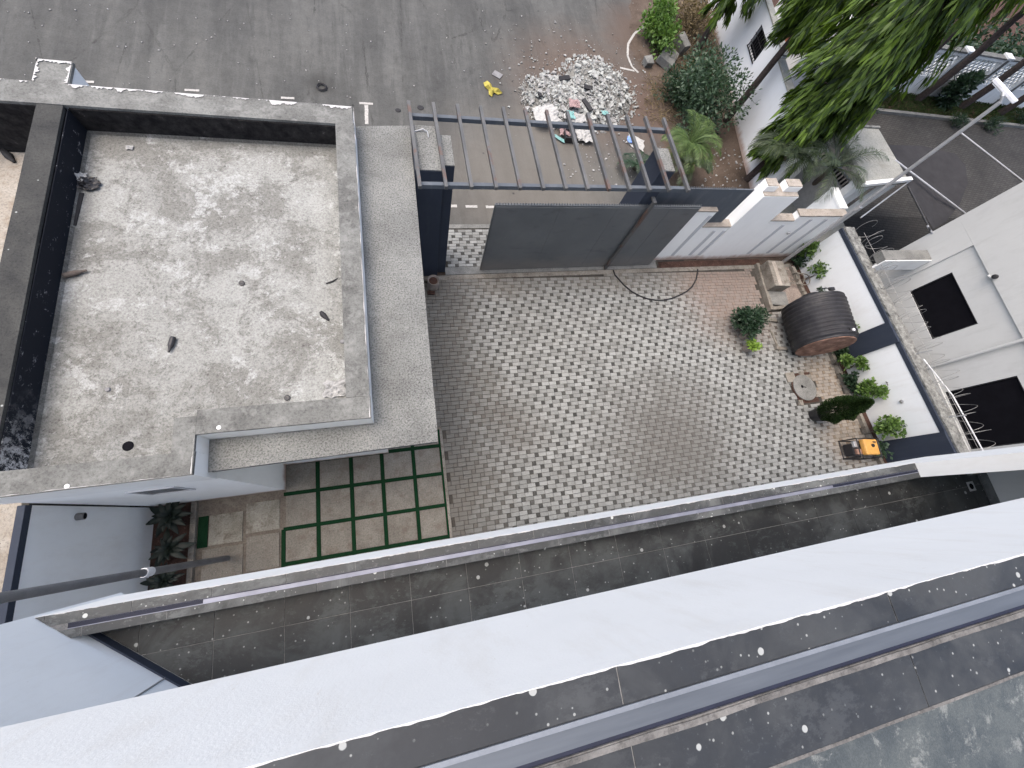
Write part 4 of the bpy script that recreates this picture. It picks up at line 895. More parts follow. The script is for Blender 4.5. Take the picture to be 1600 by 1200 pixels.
# pierced screen wall along the lane
lw = thing('screen_wall', 'white wall with pierced lattice panels along the grass verge', 'wall', (27, 15.8, 0))
LY = 15.65; LH = 1.95
x = 19.6; i = 0
while x < 36:
    x1 = x + 2.55
    MB().box(x, LY - .02, 0, x + .34, LY + .26, LH + .05).build('post', 'white_paint', lw, bevel=.008); MB().box(x - .04, LY - .06, LH + .052, x + .38, LY + .30, LH + .12).build('post_cap', 'white_paint', lw)
    MB().box(x + .10, LY - .05, .05, x + .24, LY - .021, LH).build('post_strip', 'grey_concrete', lw)
    MB().box(x + .341, LY, 0, x1 - .001, LY + .22, .88).build('dado', 'white_paint', lw)
    MB().box(x + .341, LY, LH - .12, x1 - .001, LY + .22, LH).build('top_rail', 'white_paint', lw); MB().box(x + .33, LY - .03, LH + .002, x1 + .01, LY + .25, LH + .06).build('coping', 'grey_concrete', lw)
    m_ = MB(); p0_, p1_, z0_, z1_ = x + .36, x1 - .02, .88, LH - .12; st_ = .27; W_, H_ = p1_ - p0_, z1_ - z0_
    nsteps = int((W_ + H_) / st_) + 1
    for k_ in range(1, nsteps):
        t = k_ * st_
        a_, b_ = (min(t, W_), max(0, t - W_)), (max(0, t - H_), min(t, H_))
        if abs(a_[0] - b_[0]) < .03: continue
        m_.bar((p0_ + a_[0], LY + .11, z0_ + a_[1]), (p0_ + b_[0], LY + .11, z0_ + b_[1]), .05, .055, (0, 1, 0))
        m_.bar((p1_ - a_[0], LY + .115, z0_ + a_[1]), (p1_ - b_[0], LY + .115, z0_ + b_[1]), .048, .055, (0, 1, 0))
    tag(m_.build('lattice', 'white_paint', lw), kind='stuff'); x = x1
wb = thing('wheelie_bin', 'dark green wheelie bin standing on the verge under the drooping tree', 'bin', (20.9, 14.6, 0))
m_ = MB(); m_.prism([(20.55, 14.3), (21.15, 14.3), (21.15, 14.9), (20.55, 14.9)], .06, .95)
o = m_.build('body', 'green_plastic', wb, bevel=.02); MB().box(20.5, 14.26, .952, 21.2, 14.96, 1.02).build('lid', 'green_plastic', wb, bevel=.02)
for y in (14.4, 14.8): MB().lathe([(.09, -.03), (.09, .03)], (20.56, y, .1), 14, (0, 1, 0)).build('wheel', 'black_rubber', wb)
MB().tube([(20.52, 14.4, 1.0), (20.45, 14.4, 1.02), (20.45, 14.8, 1.02), (20.52, 14.8, 1.0)], .018, 8).build('handle', 'black_plastic', wb)
rb = thing('red_crate', 'small red box behind the dark green bin', 'box', (21.75, 15.2, 0))
m_ = MB(); m_.box(21.5, 15.0, .05, 21.95, 15.4, .85); m_.build('body', 'red_plastic', rb, bevel=.02); MB().box(21.48, 14.98, .852, 21.97, 15.42, .90).build('lid', 'red_plastic', rb, bevel=.01)

# lamp post
lp = thing('street_lamp', 'tall grey lamp post with a white bar lamp inside the plot corner', 'lamp post', (12.77, 6.5, 0))
top = Vector((12.70, 6.56, 5.9))
MB().tube([(12.8, 6.44, 0), (12.8, 6.45, .5), (12.77, 6.5, 3.0), top], [.06, .055, .048, .04], 12).build('pole', 'galvanised', lp)
MB().tube([top, top + Vector((-.05, .05, .08)), Vector((12.72, 6.75, 6.0))], .028, 10).build('arm', 'galvanised', lp)
hd = MB().bar((12.62, 7.05, 6.02), (12.84, 6.42, 6.02), .11, .07).build('lamp_head', 'white_enamel', lp, bevel=.015); MB().bar((12.63, 7.0, 5.975), (12.78, 6.6, 5.975), .08, .012).build('diffuser', 'lamp_glass', hd)
MB().box(12.72, 6.42, 2.7, 12.82, 6.47, 2.85).build('clamp', 'galvanised', lp)

# ================================================================== COURTYARD OBJECTS
tk = thing('water_tank', 'black ribbed water tank lying on its side by the east bed', 'tank', (12.33, 3.8, 0))
prof = []; TL = 1.56; TR = .86
for i in range(60):
    t = i / 59; h = -TL / 2 + TL * t; r = TR - .035 + .026 * math.cos(t * 2 * math.pi * 12)
    if t < .06: r -= (.06 - t) * 1.2
    if t > .9: r -= (t - .9) ** 1.3 * 5.5
    prof.append((r, h))
axis = Vector((.09, 1, 0)).normalized(); tc = Vector((12.33, 3.80, TR + .0))
MB().lathe(prof, tc, 56, axis).build('body', 'tank_plastic', tk, smooth=True)
fr = tc - axis * (TL / 2)
m_ = MB(); rings = [(TR - .10, -.001), (TR - .10, .02), (TR - .16, .028), (.58, .012), (.52, .03), (.40, .03), (.35, .012), (.25, .012), (.21, .03), (.10, .03), (.0, .02)]
m_.lathe([(r, -h) for r, h in rings], fr, 48, axis); m_.build('base_disc', 'tank_dusty', tk)
bk = tc + axis * (TL / 2)
MB().lathe([(.48, -.16), (.36, .06), (.26, .10), (.26, .16), (.0, .18)], bk, 32, axis).build('shoulder', 'tank_plastic', tk, smooth=True)
o1 = tc + Vector((.03, -.62, TR - .06)); ou = MB().obox(o1 + Vector((0, 0, .02)), (.16, .14, .06), Matrix.Rotation(-.09, 3, 'Z')).build('outlet_pad', 'black_plastic', tk, bevel=.01); MB().lathe([(.045, 0), (.045, .03), (.025, .03), (.02, .01), (0, .01)], o1 + Vector((0, 0, .05)), 16).build('outlet', 'white_pvc', ou)
o2 = tc + Vector((-.05, .74, TR - .1)); MB().obox(o2 + Vector((0, 0, .02)), (.2, .1, .06), Matrix.Identity(3)).build('inlet_pad', 'black_plastic', tk, bevel=.01)
MB().tube([o2 + Vector((.02, 0, .04)), o2 + Vector((-.3, -.02, .1)), o2 + Vector((-.5, .0, .08))], .014, 6).build('float_arm', 'black_plastic', tk)
for y in (3.3, 4.3):
    tag(MB().bar((11.35, y + .05, .05), (11.75, y, .05), .1, .1).build('wooden_chock', 'kerb_concrete', bevel=.005), 'small block wedged under the %s end of the black tank' % ('dusty' if y < 4 else 'far'), 'wedge')
tag(MB().bar((11.42, 3.95, .03), (11.48, 3.25, .03), .05, .06).build('loose_batten', 'kerb_concrete'), 'thin batten lying on the paving left of the black tank', 'batten')
cb = thing('concrete_block', 'pale square concrete cover leaning in the dug out corner', 'block', (11.95, 5.8, 0))
MB().obox((12.03, 5.80, .30), (.62, .95, .42), Matrix.Rotation(-.06, 3, 'Z')).build('block', 'kerb_concrete', cb, bevel=.02)
MB().obox((11.93, 5.80, .513), (.14, .9, .006), Matrix.Rotation(-.06, 3, 'Z')).build('limewash_stripe', 'beige_coping', cb)
bs = tag(MB().obox((12.08, 5.08, .09), (.72, .52, .10), Matrix.Rotation(-.1, 3, 'Z')).build('grey_slab', 'grey_concrete', bevel=.012), 'flat blue grey concrete slab lying in front of the pale block', 'slab')
cc_ = thing('cable_coil', 'tangled coil of pale hose in the corner below the lamp post', 'hose', (12.8, 6.0, 0))
for j in range(5):
    pts = []; c0 = Vector((12.55 + .18 * j, 5.95 - .06 * j, .12)); r0 = .28 + .05 * random.random()
    for i in range(26):
        a = i / 25 * 5.4 + j; pts.append(c0 + Vector((math.cos(a) * r0, math.sin(a) * r0 * .8, .03 * j + .02 * math.sin(a * 3))))
    MB().tube(pts, .016, 6).build('loop', 'kerb_concrete', cc_)
mh = thing('manhole', 'round concrete manhole cover in a muddy square cut in the paving', 'manhole', (11.95, 2, 0))
MB().box(11.56, 1.5, -.02, 12.36, 2.48, .012).build('mud_pit', 'dark_soil', mh)
MB().lathe([(.40, .0), (.42, .06), (.0, .065)], (11.92, 1.98, .015), 40).build('cover', 'grey_concrete', mh); MB().lathe([(.44, .0), (.44, .03), (.405, .03), (.405, .0)], (11.92, 1.98, .014), 40, closed=True).build('rim', 'dark_soil', mh)
MB().tube([(11.85, 2.0, .075), (11.87, 2.0, .10), (11.93, 1.98, .10), (11.95, 1.98, .075)], .012, 6).build('lifting_ring', 'black_rubber', mh); MB().lathe([(.05, 0), (.0, .002)], (11.82, 2.02, .082), 12).build('key_hole', 'void', mh)
for p, s_ in (((11.55, 2.36), .16), ((12.02, 2.45), .07), ((12.33, 1.72), .07), ((12.22, 2.3), .09), ((11.62, 1.52), .08)):
    m_ = MB(); m_.box(p[0] - s_, p[1] - s_, .0, p[0] + s_, p[1] + s_, .06, jit=.02); m_.build('broken_concrete', 'kerb_concrete', mh, bevel=.008)
MB().box(12.30, 1.80, .0, 12.345, 2.42, .05).build('edge_plank', 'bark', mh)
# generator
ge = thing('generator', 'yellow topped portable generator in a black frame at the bed kerb', 'generator', (12.9, -.1, 0))
gR = Matrix.Rotation(-.12, 3, 'Z'); gc_ = Vector((12.85, -.10, 0))
def gpt(x, y, z): return gc_ + gR @ Vector((x, y, z))
for x in (-.38, .38):
    for y in (-.27, .27): MB().tube([gpt(x, y, .0), gpt(x, y, .56)], .016, 8).build('frame_tube', 'black_plastic', ge)
for y in (-.27, .27): 
    for z in (.04, .56): MB().tube([gpt(-.38, y, z), gpt(.38, y, z)], .016, 8).build('frame_tube', 'black_plastic', ge)
for x in (-.38, .38):
    for z in (.04, .56): MB().tube([gpt(x, -.27, z), gpt(x, .27, z)], .016, 8).build('frame_tube', 'black_plastic', ge)
tkk = MB().obox(gpt(.10, .02, .50), (.50, .46, .16), gR).build('fuel_tank', 'yellow_metal', ge, bevel=.04); MB().lathe([(.05, 0), (.05, .025), (0, .03)], gpt(.13, .06, .582), 16).build('filler_cap', 'black_plastic', tkk)
MB().obox(gpt(.22, .16, .583), (.12, .04, .004), gR).build('gauge', 'black_plastic', tkk)
MB().obox(gpt(-.2, -.02, .22), (.30, .34, .30), gR).build('engine', 'black_rubber', ge, bevel=.03); MB().obox(gpt(.14, 0, .2), (.34, .36, .26), gR).build('alternator', 'grey_pvc', ge, bevel=.05); MB().obox(gpt(-.22, -.1, .40), (.2, .16, .08), gR).build('air_filter', 'tank_dusty', ge, bevel=.02)
MB().obox(gpt(-.27, .12, .38), (.14, .18, .1), gR).build('muffler', 'galvanised', ge, bevel=.02)
# hose on the paving
cpts = [Vector((x, y, .042)) for x, y in [(6.33, 6.29), (6.35, 6.12), (6.435, 5.98), (6.58, 5.75), (6.78, 5.53), (7.0, 5.38), (7.243, 5.27), (7.52, 5.21), (7.79, 5.20), (8.1, 5.25), (8.407, 5.35), (8.72, 5.48), (8.98, 5.65), (9.2, 5.9), (9.36, 6.2), (9.38, 6.28)]]
tag(MB().tube(cpts, .022, 8).build('black_hose', 'black_rubber'), 'black hose curving over the pavers in front of the gate', 'hose')
vs_ = thing('flower_pot', 'empty round grey pot beside the navy pillar at the guard house', 'pot', (.78, 5.85, 0))
MB().lathe([(.09, 0), (.15, .05), (.16, .16), (.12, .28), (.13, .34), (.16, .38), (.14, .38), (.11, .33), (.0, .30)], (.78, 5.85, .02), 28).build('pot', 'clay_pot', vs_, smooth=True); MB().lathe([(.112, 0), (.0, .001)], (.78, 5.85, .355), 20).build('opening', 'dark_soil', vs_)
st2 = MB(); st2.box(.62, 5.62, .02, .82, 5.72, .08, jit=.02)
tag(st2.build('stone', 'dark_soil'), 'dark stone lying in front of the empty grey pot', 'stone')

# ================================================================== VEGETATION
def rvec(rd):
    while True:
        v = Vector((rd.uniform(-1, 1), rd.uniform(-1, 1), rd.uniform(-1, 1)))
        if 1e-3 < v.length < 1: return v.normalized()
def leaf_cloud(rd, c, rad, n, L, W, droop=.15, clumps=14, up=.45):
    """leaves gathered in clumps through an ellipsoid, with gaps between"""
    c = Vector(c); m_ = MB(); cl = []
    for _ in range(clumps):
        v = rvec(rd); r = rd.uniform(.35, .95); cl.append((Vector((v.x * rad[0] * r, v.y * rad[1] * r, v.z * rad[2] * r)), rd.uniform(.28, .5)))
    for _ in range(n):
        o, s_ = rd.choice(cl); v = rvec(rd); p = c + o + Vector((v.x * rad[0], v.y * rad[1], v.z * rad[2])) * s_ * rd.random() ** .4
        d = (v + Vector((0, 0, up)) + rvec(rd) * .6).normalized(); q = rd.uniform(.7, 1.25)
        m_.leaf(p, d, rvec(rd) + Vector((0, 0, 1.0)), L * q, W * q, droop)
    return m_
def bush(label, cat, name, base, rad, n, L, W, mat, seed, clumps=16, stems=6, stem_mat='bark', group=None):
    rd = random.Random(seed); t = thing(name, label, cat, base, group); b = Vector(base)
    c = b + Vector((0, 0, rad[2] * 1.02))
    leaf_cloud(rd, c, rad, n, L, W, clumps=clumps).build('foliage', mat, t)
    m_ = MB()
    for _ in range(stems):
        e = c + Vector((rd.uniform(-.6, .6) * rad[0], rd.uniform(-.6, .6) * rad[1], rd.uniform(-.2, .5) * rad[2]))
        m_.tube([b + Vector((rd.uniform(-.06, .06), rd.uniform(-.06, .06), 0)), b.lerp(e, .5) + rvec(rd) * .05, e], [.02, .014, .006], 5)
    m_.build('stems', stem_mat, t); return t
# young climbers and shrubs in the bed along the east wall: pixel of crown, height of crown, size
shr = [('bright green shrub below the lamp post, first in the east bed', (1268, 388), .70, (.30, .34, .32), 'shrub_leaf', 420),
       ('dark low shrub under the first bright shrub of the east bed', (1252, 405), .25, (.26, .30, .22), 'dark_leaf', 300),
       ('leafy shrub between the lamp post and the black tank', (1283, 424), .60, (.24, .36, .28), 'shrub_leaf', 380),
       ('small dark shrub peeping over the far end of the black tank', (1287, 455), .35, (.2, .22, .2), 'dark_leaf', 160),
       ('small shrub half hidden behind the black tank', (1309, 471), .62, (.14, .18, .18), 'shrub_leaf', 130),
       ('shrub right of the black tank just above the navy pilaster', (1329, 511), .70, (.20, .26, .24), 'shrub_leaf', 260),
       ('dark shrub at the foot of the navy pilaster beside the tank', (1314, 545), .30, (.22, .24, .22), 'dark_leaf', 220),
       ('small pale green shrub in front of the navy pilaster', (1322, 564), .45, (.16, .18, .18), 'shrub_leaf', 170),
       ('small pale green shrub against the white wall below the navy pilaster', (1346, 568), .68, (.15, .18, .18), 'shrub_leaf', 170),
       ('dark spreading shrub in the bed level with the manhole', (1329, 595), .30, (.22, .28, .2), 'dark_leaf', 240),
       ('leggy green shrub beside the wall bracket on the white wall', (1352, 608), .50, (.24, .26, .24), 'shrub_leaf', 260),
       ('tip of a leggy shrub nearest the wall bracket', (1375, 613), .82, (.14, .16, .16), 'shrub_leaf', 140),
       ('wide leafy shrub beside the last navy pilaster', (1392, 668), .72, (.42, .30, .34), 'shrub_leaf', 460),
       ('sparse grey green seedling at the foot of the last navy pilaster', (1378, 703), .40, (.20, .20, .16), 'bush_leaf', 90)]
for i, (lb, q, zc_, rad, mt, n) in enumerate(shr):
    c = at(*q, zc_); base = Vector((min(c.x, EWX(c.y) - .12), c.y, .03)); rd = random.Random(40 + i)
    t = thing('shrub', lb, 'shrub', base, 'shrubs in the east bed')
    leaf_cloud(rd, c, rad, int(n * 1.5), .115, .08, .2, 14, .6).build('foliage', mt, t)
    m_ = MB()
    for _ in range(4):
        e = c + Vector((rd.uniform(-.7, .7) * rad[0], rd.uniform(-.7, .7) * rad[1], rd.uniform(-.2, .5) * rad[2])); m_.tube([base + Vector((rd.uniform(-.05, .05), rd.uniform(-.05, .05), 0)), base.lerp(e, .5) + rvec(rd) * .06, e], [.012, .009, .004], 5)
    m_.build('stems', 'bark', t)
# rosette plants in the west bed
def rosette(label, c, r, n, seed):
    rd = random.Random(seed); t = thing('rosette_plant', label, 'plant', (c[0], c[1], .01), 'rosette plants in the west bed')
    for i in range(n):
        a = i * 2.39996 + rd.uniform(-.2, .2); el = 1.15 - 1.05 * (i / n) ** .7; d = Vector((math.cos(a) * math.cos(el), math.sin(a) * math.cos(el), math.sin(el)))
        L = r * rd.uniform(.75, 1.05) * (.55 + .45 * i / n); W = L * .30; sd = Vector((-math.sin(a), math.cos(a), 0)); up = sd.cross(d) * -1
        m_ = MB(); rows = []
        for j in range(6):
            s_ = j / 5; w_ = W * math.sin(math.pi * min(.97, .12 + .85 * s_)) * (1 if s_ < .6 else 1.0) * .5
            p = Vector(c) + d * L * s_ + Vector((0, 0, -.38 * L * s_ * s_)); f_ = Vector((0, 0, .018)) + up * 0.0
            rows.append([p - sd * w_ + f_, p, p + sd * w_ + f_])
        vv = [tuple(q) for row in rows for q in row]; m_.add(vv, [(j * 3 + k_, j * 3 + k_ + 1, j * 3 + k_ + 4, j * 3 + k_ + 3) for j in range(5) for k_ in range(2)]); m_.build('leaf', 'agave_leaf', t, smooth=True)
    MB().tube([(c[0], c[1], 0), (c[0], c[1], c[2])], .035, 8).build('stem', 'bark', t)
rosette('broad leaved dark rosette nearest the guard house wall', (-4.83, .68, .42), .50, 26, 1)
rosette('middle dark rosette plant in the west bed', (-4.83, .06, .38), .44, 22, 2)
rosette('dark rosette plant behind the grey drain pipe', (-4.86, -.50, .42), .42, 22, 3)
# clipped conifer in a pot
tp = thing('potted_conifer', 'dense dark conifer in a black pot next to the manhole', 'potted plant', at(1270, 648, 0))
b = at(1270, 650, 0); MB().lathe([(.17, 0), (.22, .30), (.24, .32), (.22, .33), (.0, .30)], b + Vector((0, 0, .02)), 24).build('pot', 'black_plastic', tp)
rd = random.Random(9); m_ = MB()
for _ in range(9500):
    h = rd.random() ** .8; r = .30 * (math.sin(min(1, h * 2.6 + .42) * math.pi / 2) if h < .5 else (1 - (h - .5) / .5) ** .75 * 1.0 + .03); a = rd.uniform(0, 2 * math.pi); q = r * (.45 + .6 * rd.random() ** .5) * (1 + .15 * math.sin(a * 5 + h * 17))
    p = b + Vector((math.cos(a) * q, math.sin(a) * q, .30 + h * 1.45)); m_.leaf(p, Vector((math.cos(a), math.sin(a), 1.3)) + rvec(rd) * .6, rvec(rd), .075, .035, .1)
m_.build('foliage', 'topiary_leaf', tp); MB().tube([b, b + Vector((0, 0, 1.1))], [.025, .01], 6).build('stem', 'bark', tp)
# group of pots on the paving
def pot_plant(label, q, rad, n, L, W, mat, seed, pot_h=.28, pot_r=.14, tipped=False, mat_pot='clay_pot'):
    rd = random.Random(seed); b = at(*q, 0); t = thing('potted_plant', label, 'potted plant', b, 'pots standing on the pavers')
    MB().lathe([(pot_r * .7, 0), (pot_r, pot_h), (pot_r * 1.12, pot_h + .02), (pot_r * .95, pot_h + .02), (pot_r * .9, pot_h - .04), (0, pot_h - .045)], b + Vector((0, 0, .02)), 24).build('pot', mat_pot, t)
    leaf_cloud(rd, b + Vector((0, 0, pot_h + rad[2] * .9)), rad, n, L, W, .2, 14, .6).build('foliage', mat, t); MB().tube([b + Vector((0, 0, .1)), b + Vector((0, 0, pot_h + rad[2]))], [.015, .006], 5).build('stem', 'bark', t); return t
pot_plant('largest dark bushy pot plant of the group on the pavers', (1150, 512), (.46, .46, .36), 2100, .10, .06, 'dark_leaf', 1, .24, .15)
pot_plant('tall grey pot with a dark plant behind the bushy one', (1168, 500), (.18, .18, .2), 260, .12, .05, 'bush_leaf', 2, .3, .15)
pot_plant('grey vase with a thin dark plant at the right of the pot group', (1178, 507), (.14, .14, .16), 90, .16, .03, 'dark_leaf', 3, .26, .12)
pot_plant('pot with a bright lime green plant at the front of the group', (1163, 546), (.20, .20, .16), 420, .10, .04, 'lime_leaf', 4, .26, .16)
b = at(1157, 528, 0); tg = thing('cracked_pot', 'broken pale clay pot wedged between the bushy and lime plants', 'pot', b)
MB().lathe([(.10, 0), (.15, .26), (.17, .30), (.15, .30), (.12, .05), (0, .04)], b + Vector((0, 0, .02)), 20, (.35, .2, 1)).build('pot', 'clay_pot', tg)

# corner planting by the street
def dome(label, name, q, z, rad, n, L, W, mat, seed, clumps=30):
    c = at(*q, z); return bush(label, 'bush', name, (c.x, c.y, 0), rad, n, L, W, mat, seed, clumps, 10)
dome('bright green rounded bush at the road corner', 'bush', (1034, 44), .6, (.72, 1.05, .72), 2600, .15, .085, 'bright_leaf', 11, 40)
dome('large dark blue green bush in front of the garden wall', 'bush', (1104, 146), .95, (1.35, 1.55, 1.0), 5600, .14, .07, 'bush_leaf', 12, 70)
dome('low dark bush at the foot of the large bush by the palm', 'bush', (1070, 140), .4, (1.1, .8, .5), 1500, .14, .06, 'dark_leaf', 13, 26)
dome('olive scrub under the leaning trunk at the top edge', 'bush', (1090, 20), .6, (1.1, 1.1, .6), 1500, .16, .05, 'dry_grass', 14, 26)
# dry undergrowth
rd = random.Random(21); m_ = MB()
for _ in range(900):
    p = at(rd.uniform(1050, 1130), rd.uniform(20, 135), 0); m_.leaf(p, Vector((rd.uniform(-1, 1), rd.uniform(-1, 1), rd.uniform(.2, .9))), rvec(rd), rd.uniform(.4, .95), .022, .25)
for _ in range(500):
    p = at(rd.uniform(1010, 1060), rd.uniform(120, 190), 0); m_.leaf(p, Vector((rd.uniform(-1, 1), rd.uniform(-1, 1), rd.uniform(.1, .5))), rvec(rd), rd.uniform(.25, .6), .02, .3)
tag(m_.build('dry_undergrowth', 'dry_grass'), 'dry brown stalks and dead grass between the corner bushes', 'undergrowth', kind='stuff')
m_ = MB()
for _ in range(80):
    p = at(rd.uniform(1095, 1165), rd.uniform(225, 292), 0); s_ = .008 + .022 * rd.random() ** 2; m_.box(p.x - s_, p.y - s_, 0, p.x + s_, p.y + s_, s_ * 1.2, jit=s_ * .5)
tag(m_.build('scattered_stones', 'rubble_grey'), 'small reddish stones scattered on the bare earth by the palm', 'stones', kind='stuff')
# feather palms
def palm(label, crown, base, nf, L, mat, seed, spread=1.0, leaf=.42, trunk_r=.09, bias=None):
    rd = random.Random(seed); t = thing('palm_tree', label, 'palm', base); crown, base = Vector(crown), Vector(base)
    MB().tube([base, base.lerp(crown, .5) + Vector((.03, .02, 0)), crown], [trunk_r * 1.3, trunk_r, trunk_r * .7], 10).build('trunk', 'bark', t)
    for i in range(nf):
        a = i * 2.39996 + rd.uniform(-.25, .25); el = rd.uniform(.15, 1.2); LL = L * rd.uniform(.75, 1.1)
        h = Vector((math.cos(a), math.sin(a), 0))
        if bias is not None: h = (h + Vector(bias) * .6).normalized()
        pts = []
        for j in range(15):
            s_ = j / 14; ang = el - s_ * s_ * (1.1 + .5 * spread); pts.append((pts[-1] if pts else crown) + (h * math.cos(ang) + Vector((0, 0, math.sin(ang)))) * (LL / 14 if pts else 0))
        m_ = MB(); m_.tube(pts, [.02 - .0012 * j for j in range(15)], 4)
        sd = Vector((-h.y, h.x, 0))
        for j in range(3, 42):
            s_ = j / 42; k_ = min(13, int(s_ * 14)); p = pts[k_].lerp(pts[k_ + 1], s_ * 14 - k_); tg_ = (pts[k_ + 1] - pts[k_]).normalized(); lw_ = leaf * math.sin(math.pi * (.12 + .83 * s_)) * rd.uniform(.85, 1.1)
            for sg_ in (-1, 1): m_.leaf(p, sd * sg_ * .8 + tg_ * .75 + Vector((0, 0, .18)) + rvec(rd) * .12, Vector((0, 0, 1)), lw_, .020, .35)
        m_.build('frond', mat, t)
    return t
palm('feathery green palm behind the right end of the pergola', at(1078, 225, 1.1), at(1068, 245, 0), 22, 1.25, 'palm_green', 31, 1.0, .4)
palm('smaller grey green palm in front of the feathery palm', at(1080, 255, .9), at(1075, 268, 0), 14, .95, 'palm_leaf', 32, 1.0, .34)
palm('dark palm spreading fronds under the pergola slats', at(995, 258, .35), at(992, 262, 0), 9, .8, 'dark_leaf', 33, 1.0, .3)
palm('tall grey green palm behind the white notched pier', at(1235, 238, 2.0), at(1205, 275, 0), 20, 1.35, 'palm_leaf', 34, 1.2, .42)
palm('arching palm leaning over the cream canopy roof', at(1300, 262, 2.3), at(1258, 300, 0), 13, 1.5, 'palm_leaf', 35, .7, .42)

# weeping mast trees
def mast_tree(label, base, H, z0, rmax, n, seed, lean=(0, 0), L=.32, trunk_r=.13, mat='mast_leaf', bark='dark_bark', group='drooping mast trees', low=.55, W=.072):
    rd = random.Random(seed); base = Vector(base); t = thing('mast_tree', label, 'tree', base, group); ax = lambda z: base + Vector((lean[0] * z, lean[1] * z, z))
    MB().tube([ax(H * s_ / 8) + Vector((math.sin(s_ * 1.7 + seed) * .05, math.cos(s_ * 2.1) * .05, 0)) for s_ in range(9)], [trunk_r * (1 - .085 * s_) for s_ in range(9)], 10).build('trunk', bark, t)
    br = MB(); lf = MB(); nb_ = max(20, n // 130)
    for i in range(nb_):
        f_ = rd.random() ** .9; z = z0 + (H - z0) * f_; a = rd.uniform(0, 2 * math.pi); r = rmax * (low + (1 - low) * min(1, f_ / .4)) * rd.uniform(.5, 1.1)
        h = Vector((math.cos(a), math.sin(a), 0)); p0_ = ax(z); pts = []
        for j in range(8):
            s_ = j / 7; pts.append(p0_ + h * r * (s_ ** .75) + Vector((0, 0, .25 * r * s_ - 1.35 * r * s_ ** 2.1)))
        br.tube(pts, [.022 - .0025 * j for j in range(8)], 4)
        for _ in range(130):
            s_ = rd.random() ** .6; k_ = min(6, int(s_ * 7)); p = pts[k_].lerp(pts[k_ + 1], s_ * 7 - k_) + rvec(rd) * .11
            d = Vector((h.x * .35 + rd.uniform(-.45, .45), h.y * .35 + rd.uniform(-.45, .45), -1.0)); q = rd.uniform(.7, 1.25)
            lf.leaf(p, d, h + rvec(rd) * .7, L * q, W * q, .12)
    br.build('branches', bark, t); lf.build('crown', mat, t); return t
mast_tree('big drooping tree beside the white garden wall, nearest of the weeping trees', (12.75, 10.05, 0), 9.0, 1.3, 1.45, 27000, 51, lean=(.0, .0), low=.3)
mast_tree('dark drooping tree behind the nearest weeping tree by the garden wall', (12.75, 12.9, 0), 9.5, 3.0, 1.25, 11000, 52, lean=(.05, .0), low=.4)
mast_tree('leaning bare trunk with drooping crown at the top edge by the road corner', (12.6, 16.6, 0), 9.0, 1.7, 1.3, 6000, 53, lean=(.0, 0))
for i, (x, y, lb, h0, n) in enumerate(((21.9, 15.05, 'dark trunk beside the dark green bin with a drooping crown', 4.6, 4000), (24.5, 15.25, 'second dark trunk from the green bin along the pierced wall', 4.2, 4500), (27.35, 15.1, 'third dark trunk from the green bin along the pierced wall', 4.2, 3500), (30.1, 15.0, 'trunk behind the bar lamp at the right edge of the verge', 5.0, 2500))):
    mast_tree(lb, (x, y, .05), 9.0, h0, 1.35, n, 60 + i, trunk_r=.17, group='trees along the verge', L=.36)
c = at(1475, 125, .75); bush('leafy shrub growing between the trunks in front of the pierced wall', 'shrub', 'shrub', (25.9, 15.1, .05), (.75, .5, .75), 1600, .22, .08, 'dark_leaf', 71, 24, 6)
for i, q in enumerate(((1352, 178), (1490, 198), (1548, 205), (1590, 195))):
    p = at(*q, 0); bush('dark tuft at the verge kerb, number %s along the lane' % ('one nearest the bin', 'two', 'three', 'four at the right edge')[i] if False else ('dark tuft at the foot of the green bin', 'dark tuft on the lane kerb left of the lamp pole', 'dark tuft on the lane kerb under the bar lamp', 'dark tuft on the lane kerb at the right edge')[i], 'tuft', 'grass_tuft', (p.x, p.y + .15, .0), (.5, .35, .25), 420, .2, .03, 'dark_leaf', 80 + i, 10, 3, group='tufts on the lane kerb')
rd = random.Random(77); m_ = MB()
for _ in range(14000):
    x, y = rd.uniform(19, 36), rd.uniform(14.42, 15.7); m_.leaf((x, y, .05), Vector((rd.uniform(-.6, .6), rd.uniform(-.6, .6), 1)), rvec(rd), rd.uniform(.08, .22), .03, .3)
hd_ = MB()
for _ in range(9000):
    x, y = rd.uniform(18.5, 37), 15.98 + 4 * rd.random() ** 1.7; hd_.leaf((x, y, rd.uniform(.05, 1.5)), rvec(rd) + Vector((0, 0, .4)), rvec(rd), rd.uniform(.25, .5), .11, .3)
tag(hd_.build('hedge', 'dark_leaf'), 'dark tangled hedge behind the pierced screen wall', 'hedge', kind='stuff')
tag(m_.build('verge_grass', 'verge_grass'), 'dark rough grass on the verge along the lane', 'grass', kind='stuff')

# ================================================================== RUBBLE AND LITTER
heaps = [(at(868, 158, 0), 1.15, 1.2, .30), (at(935, 140, 0), 1.35, 1.5, .36), (at(905, 175, 0), 1.3, .9, .20)]
def hz(x, y):
    return max(0, max(h * (1 - ((x - p.x) / rx) ** 2 - ((y - p.y) / ry) ** 2) for p, rx, ry, h in heaps)) + .03 * noise.noise(Vector((x * 3, y * 3, 0)))
x0, x1, y0, y1 = 3.6, 9.6, 10.6, 16.4; nx, ny = 80, 76; vv = []; ff = []
for j in range(ny + 1):
    for i in range(nx + 1):
        x = x0 + (x1 - x0) * i / nx; y = y0 + (y1 - y0) * j / ny; h0 = hz(x, y); h = h0 + .05 * noise.noise(Vector((x * 6, y * 6, 3))) * min(1, h0 * 6); vv.append((x, y, max(-.05, h - .045)))
for j in range(ny):
    for i in range(nx):
        q = (j * (nx + 1) + i, j * (nx + 1) + i + 1, (j + 1) * (nx + 1) + i + 1, (j + 1) * (nx + 1) + i)
        if max(vv[k_][2] for k_ in q) > -.03: ff.append(q)
